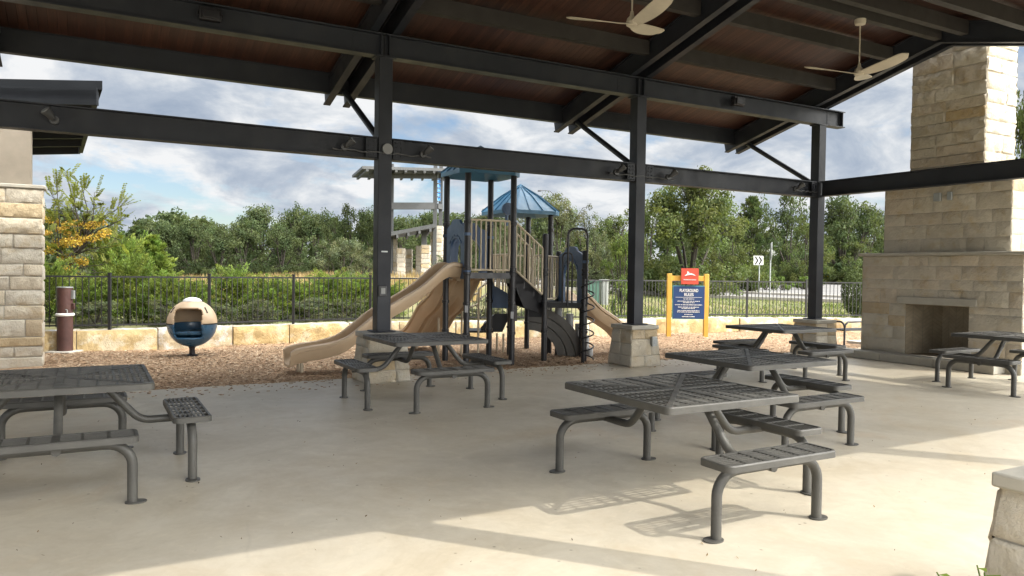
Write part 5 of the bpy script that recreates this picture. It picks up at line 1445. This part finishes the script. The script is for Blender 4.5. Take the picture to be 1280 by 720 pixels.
MO = [('mound', 915, 341, 48, 34), ('mound', 938, 342, 48, 30), ('mound', 958, 343, 50, 30), ('mound', 978, 345, 50, 26), ('mound', 1005, 345, 52, 30), ('flower', 1040, 341, 66, 26), ('flower', 1058, 342, 66, 24), ('flower', 1074, 343, 66, 22)]
LM = ['tufted green mound under the oak left of the chevron sign', 'tufted green mound at the foot of the chevron sign', 'tufted green mound behind the stop sign post', 'small green mound right of the stop sign', 'green mound at the left of the end post beyond the road', 'yellow flowering shrub just right of the end post', 'middle yellow flowering shrub beyond the road', 'yellow flowering shrub nearest the fireplace']
for (k, x, y, D, w), lb in zip(MO, LM): plant(k, x, y, D, w, 'flowering_shrub' if k == 'flower' else 'grass_mound', lb, 'shrub')

# golden-podded tree at the left
def golden():
    r = random.Random(61); D = 19.2; zb_ = .26; o = V(latx(82, D), D, zb_)
    t = thing('goldenrain_tree', o, 'airy tree with golden seed clusters beside the stone building', 'tree')
    tr = MB(); cr = MB(); gd = MB()
    def w(x, y, dd=0.0): return at(x, y, D + dd)
    forks = [w(80, 345), w(95, 318), w(108, 300, .3)]
    tr.tube([o - UZ * .2, w(74, 380), w(80, 345)], [.06, .05, .045], 7)
    ends = [(r.uniform(58, 150), r.uniform(240, 340), r.uniform(-.7, .7)) for _ in range(16)] + [(70, 222, 0), (82, 214, .4), (100, 226, -.3), (118, 240, .2), (130, 252, .5), (145, 262, 0), (158, 272, -.4), (66, 255, -.5), (90, 250, .6), (112, 265, -.2), (138, 292, .4), (75, 285, .3), (150, 300, -.2), (100, 290, .7), (62, 300, .2), (122, 310, .5), (84, 322, -.4), (135, 330, .2), (70, 335, -.6), (160, 250, .3), (60, 235, .5)]
    for (x, y, dd) in ends:
        e = w(x, y, dd); s_ = r.choice(forks); m = s_.lerp(e, .5) + rdir(r) * .10 + UZ * .08
        tr.tube([s_, m, e], [.025, .014, .005], 5)
        for _ in range(r.randint(6, 9)):
            tip = e + rdir(r) * r.uniform(.10, .46) + UZ * .03; b0 = m.lerp(e, r.uniform(.5, 1)); tr.tube([b0, tip], [.005, .002], 3, cap=False)
            ax = (tip - b0).normalized(); sd = ax.cross(UZ); sd = sd.normalized() if sd.length > .1 else RH.copy()
            k0 = r.uniform(.75, 1.3)
            for q in range(10):
                f = .35 + .65 * q / 9; c = b0.lerp(tip, f)
                for g in (-1, 1):
                    d = (sd * g + ax * .35 - UZ * r.uniform(0, .5)).normalized(); L = r.uniform(.05, .085); nn_ = d.cross(ax).normalized(); wv = d.cross(nn_) * L * .33; kk = k0 * r.uniform(.8, 1.2)
                    cr.face([c, c + d * L * .5 + wv, c + d * L, c + d * L * .5 - wv], (kk, kk, kk * .8))
    for (x, y, rr_) in [(r.gauss(86, 24), r.gauss(294, 22), r.uniform(6, 14)) for _ in range(26)]:
        c = w(x, y, r.uniform(-.5, .3)); R_ = rr_ * D / FPX
        for _ in range(int(rr_ * 8)):
            d = rdir(r); p = c + Vector((d.x, d.y, d.z * .6)) * R_ * r.random() ** .4; kk = r.uniform(.6, 1.3); leaf(gd, p, rdir(r), r.uniform(.025, .045), .022, (kk, kk * r.uniform(.8, 1.05), kk), r)
    tr.build('trunk', M['trunk'], t, smooth=60); cr.build('crown', M['leaf_airy'], t, smooth=0); gd.build('seed_cluster', M['leaf_gold'], t, smooth=0)
golden()
# bare twiggy thicket next to it
plant('olive2', 120, 268, 24, 86, 'twiggy_shrub', 'tall grey twiggy shrub behind the golden-podded tree', 'shrub')

# dry grass in the field, lawn tufts by the fence
rgk = random.Random(15); mb = MB()
for _ in range(15000):
    D = rgk.uniform(30, 54); l = rgk.uniform(-.60, -.04) * D; z = zg(l, D); p = V(l, D, z - .03); h = rgk.uniform(.25, .62); a = rgk.uniform(0, 6.283); u = Vector((math.cos(a), math.sin(a), 0)) * .03; k = rgk.uniform(.7, 1.3)
    mb.face([p - u, p + u, p + Vector((rgk.uniform(-.12, .12), rgk.uniform(-.12, .12), h))], (k, k * rgk.uniform(.9, 1.05), k * .95))
tag(mb.build('dry_grass', M['straw'], smooth=0), 'pale straw grass of the field beyond the fence', 'grass', kind='stuff')
mb = MB()
for _ in range(22000):
    l = rgk.uniform(2.5, 20); D = wallD(l) + .35 + rgk.random() ** 1.5 * 17; 
    if D > rn(l) - .6: continue
    z = zg(l, D) if D > 24 else .27
    p = V(l, D, z - .02); h = rgk.uniform(.05, .14); a = rgk.uniform(0, 6.283); u = Vector((math.cos(a), math.sin(a), 0)) * .014; k = rgk.uniform(.7, 1.25); dry = rgk.random() < .35
    mb.face([p - u, p + u, p + Vector((rgk.uniform(-.06, .06), rgk.uniform(-.06, .06), h))], (1.5 * k, 1.15 * k, 1.3 * k) if dry else (k * .8, k * .85, k * .7))
tag(mb.build('lawn_grass', M['leaf_bright'], smooth=0), 'short green and tan lawn grass between the fence and the road', 'grass', kind='stuff')
# leafy plant at the foot of the nearest stone base
pc = V(latx(1256, 2.75), 2.75, 0)
bd_ = MB(); bd_.prism([pc + Vector((.45 * math.cos(a), .35 * math.sin(a), .002)) for a in [k * math.pi / 12 for k in range(24)]], (0, 0, .03)); tag(bd_.build('planting_bed', M['mulch']), kind='structure')
tp = thing('leafy_plant', pc, 'small leafy green plant at the foot of the stone base, bottom right corner', 'plant')
rp_ = random.Random(19); st_, lf = MB(), MB()
for k in range(26):
    a = rp_.uniform(0, 6.283); e = pc + Vector((math.cos(a), math.sin(a), 0)) * rp_.uniform(.05, .24) + UZ * rp_.uniform(.31, .50); b = pc + rdir(rp_) * .05; b.z = 0
    st_.tube([b, b.lerp(e, .6) + UZ * .04, e], [.006, .004, .003], 5)
    for q in range(5):
        c = b.lerp(e, .5 + .12 * q); d = (Vector((math.cos(a + q * 2.4), math.sin(a + q * 2.4), .35))).normalized(); L = rp_.uniform(.05, .09); s = d.cross(UZ).normalized() * L * .36; kk = rp_.uniform(.8, 1.4)
        lf.face([c, c + d * L * .45 + s, c + d * L - UZ * L * .25, c + d * L * .45 - s], (kk, kk, kk * .7))
st_.build('stem', M['leaf_bright'], tp, smooth=60); lf.build('leaves', M['leaf_bright'], tp, smooth=0)

# ------------------------------------------------------------------ light, sky, camera
SUNV = Vector((.64, -.768, 0)).normalized(); EL = rad(45)
to_sun = SUNV * math.cos(EL) + UZ * math.sin(EL)
sd = bpy.data.lights.new('Sun', 'SUN'); sd.energy = 2.3; sd.angle = rad(.55); sd.color = (1.0, .94, .84)
so = bpy.data.objects.new('Sun', sd); COL.objects.link(so); so.rotation_euler = to_sun.to_track_quat('Z', 'Y').to_euler()
w = bpy.data.worlds.new('World'); S.world = w; w.use_nodes = True; q = NT(w); q.n.clear()
sky = q('TexSky', sky_type='NISHITA', sun_disc=False, sun_elevation=EL, sun_rotation=math.atan2(SUNV.x, SUNV.y), air_density=1.0, dust_density=.6, ozone_density=1.2)
co = q('TexCoord').outputs['Generated']; sp = q('SeparateXYZ', i={0: co})
dz = q.math('MAXIMUM', q.math('ADD', sp.outputs[2], .30), .05)
cv = q('CombineXYZ', i={0: q.math('DIVIDE', sp.outputs[0], dz), 1: q.math('DIVIDE', sp.outputs[1], dz), 2: 0.0}).outputs[0]
cv = q('Mapping', i={'Vector': cv, 'Location': (3.1, 7.7, 0.0)}).outputs[0]
n1 = q.noise(cv, 1.9, 9, .58, .25); n2 = q.noise(cv, 6.0, 8, .62, .3)
dens = q.math('ADD', q.math('MULTIPLY', n1, .75), q.math('MULTIPLY', n2, .25))
cover = q.ramp(dens, [(.395, 0.0), (.49, 1.0)])
shade = q('TexNoise', i={'Vector': q('Mapping', i={'Vector': cv, 'Location': (.12, -.2, .0)}).outputs[0], 'Scale': 3.0, 'Detail': 9.0, 'Roughness': .6, 'Distortion': .4}).outputs[0]
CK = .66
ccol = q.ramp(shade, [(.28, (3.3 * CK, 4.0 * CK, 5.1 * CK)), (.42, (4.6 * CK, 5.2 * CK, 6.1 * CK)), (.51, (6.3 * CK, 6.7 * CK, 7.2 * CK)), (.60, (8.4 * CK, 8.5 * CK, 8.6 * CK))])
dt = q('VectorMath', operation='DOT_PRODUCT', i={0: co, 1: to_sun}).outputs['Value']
# extra cloud brightness towards the sun, added out of view to lift the shaded pavilion
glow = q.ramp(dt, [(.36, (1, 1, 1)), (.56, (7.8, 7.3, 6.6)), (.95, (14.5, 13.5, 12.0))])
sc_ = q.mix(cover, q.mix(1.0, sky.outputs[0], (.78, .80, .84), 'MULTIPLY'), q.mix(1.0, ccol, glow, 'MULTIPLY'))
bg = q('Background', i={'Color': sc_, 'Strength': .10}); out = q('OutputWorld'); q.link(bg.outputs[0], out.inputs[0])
cd = bpy.data.cameras.new('Camera'); cd.sensor_width = 36.0; cd.lens = FPX / 1280 * 36.0; cd.clip_start = .05; cd.clip_end = 3000
cam = bpy.data.objects.new('Camera', cd); COL.objects.link(cam); S.camera = cam
mm = Matrix((CR, CU, -CF)).transposed().to_4x4(); mm.translation = Vector((0, 0, HC)); cam.matrix_world = mm
S.view_settings.view_transform = 'Standard'; S.view_settings.look = 'None'; S.view_settings.gamma = 1.0; S.view_settings.exposure = .72; S.view_settings.use_curve_mapping = False
S.render.engine = 'CYCLES'; cy = S.cycles; cy.use_denoising = True; cy.max_bounces = 8; cy.diffuse_bounces = 4; cy.glossy_bounces = 3; cy.transmission_bounces = 4; cy.transparent_max_bounces = 6; cy.caustics_reflective = False; cy.caustics_refractive = False
S.render.use_persistent_data = False
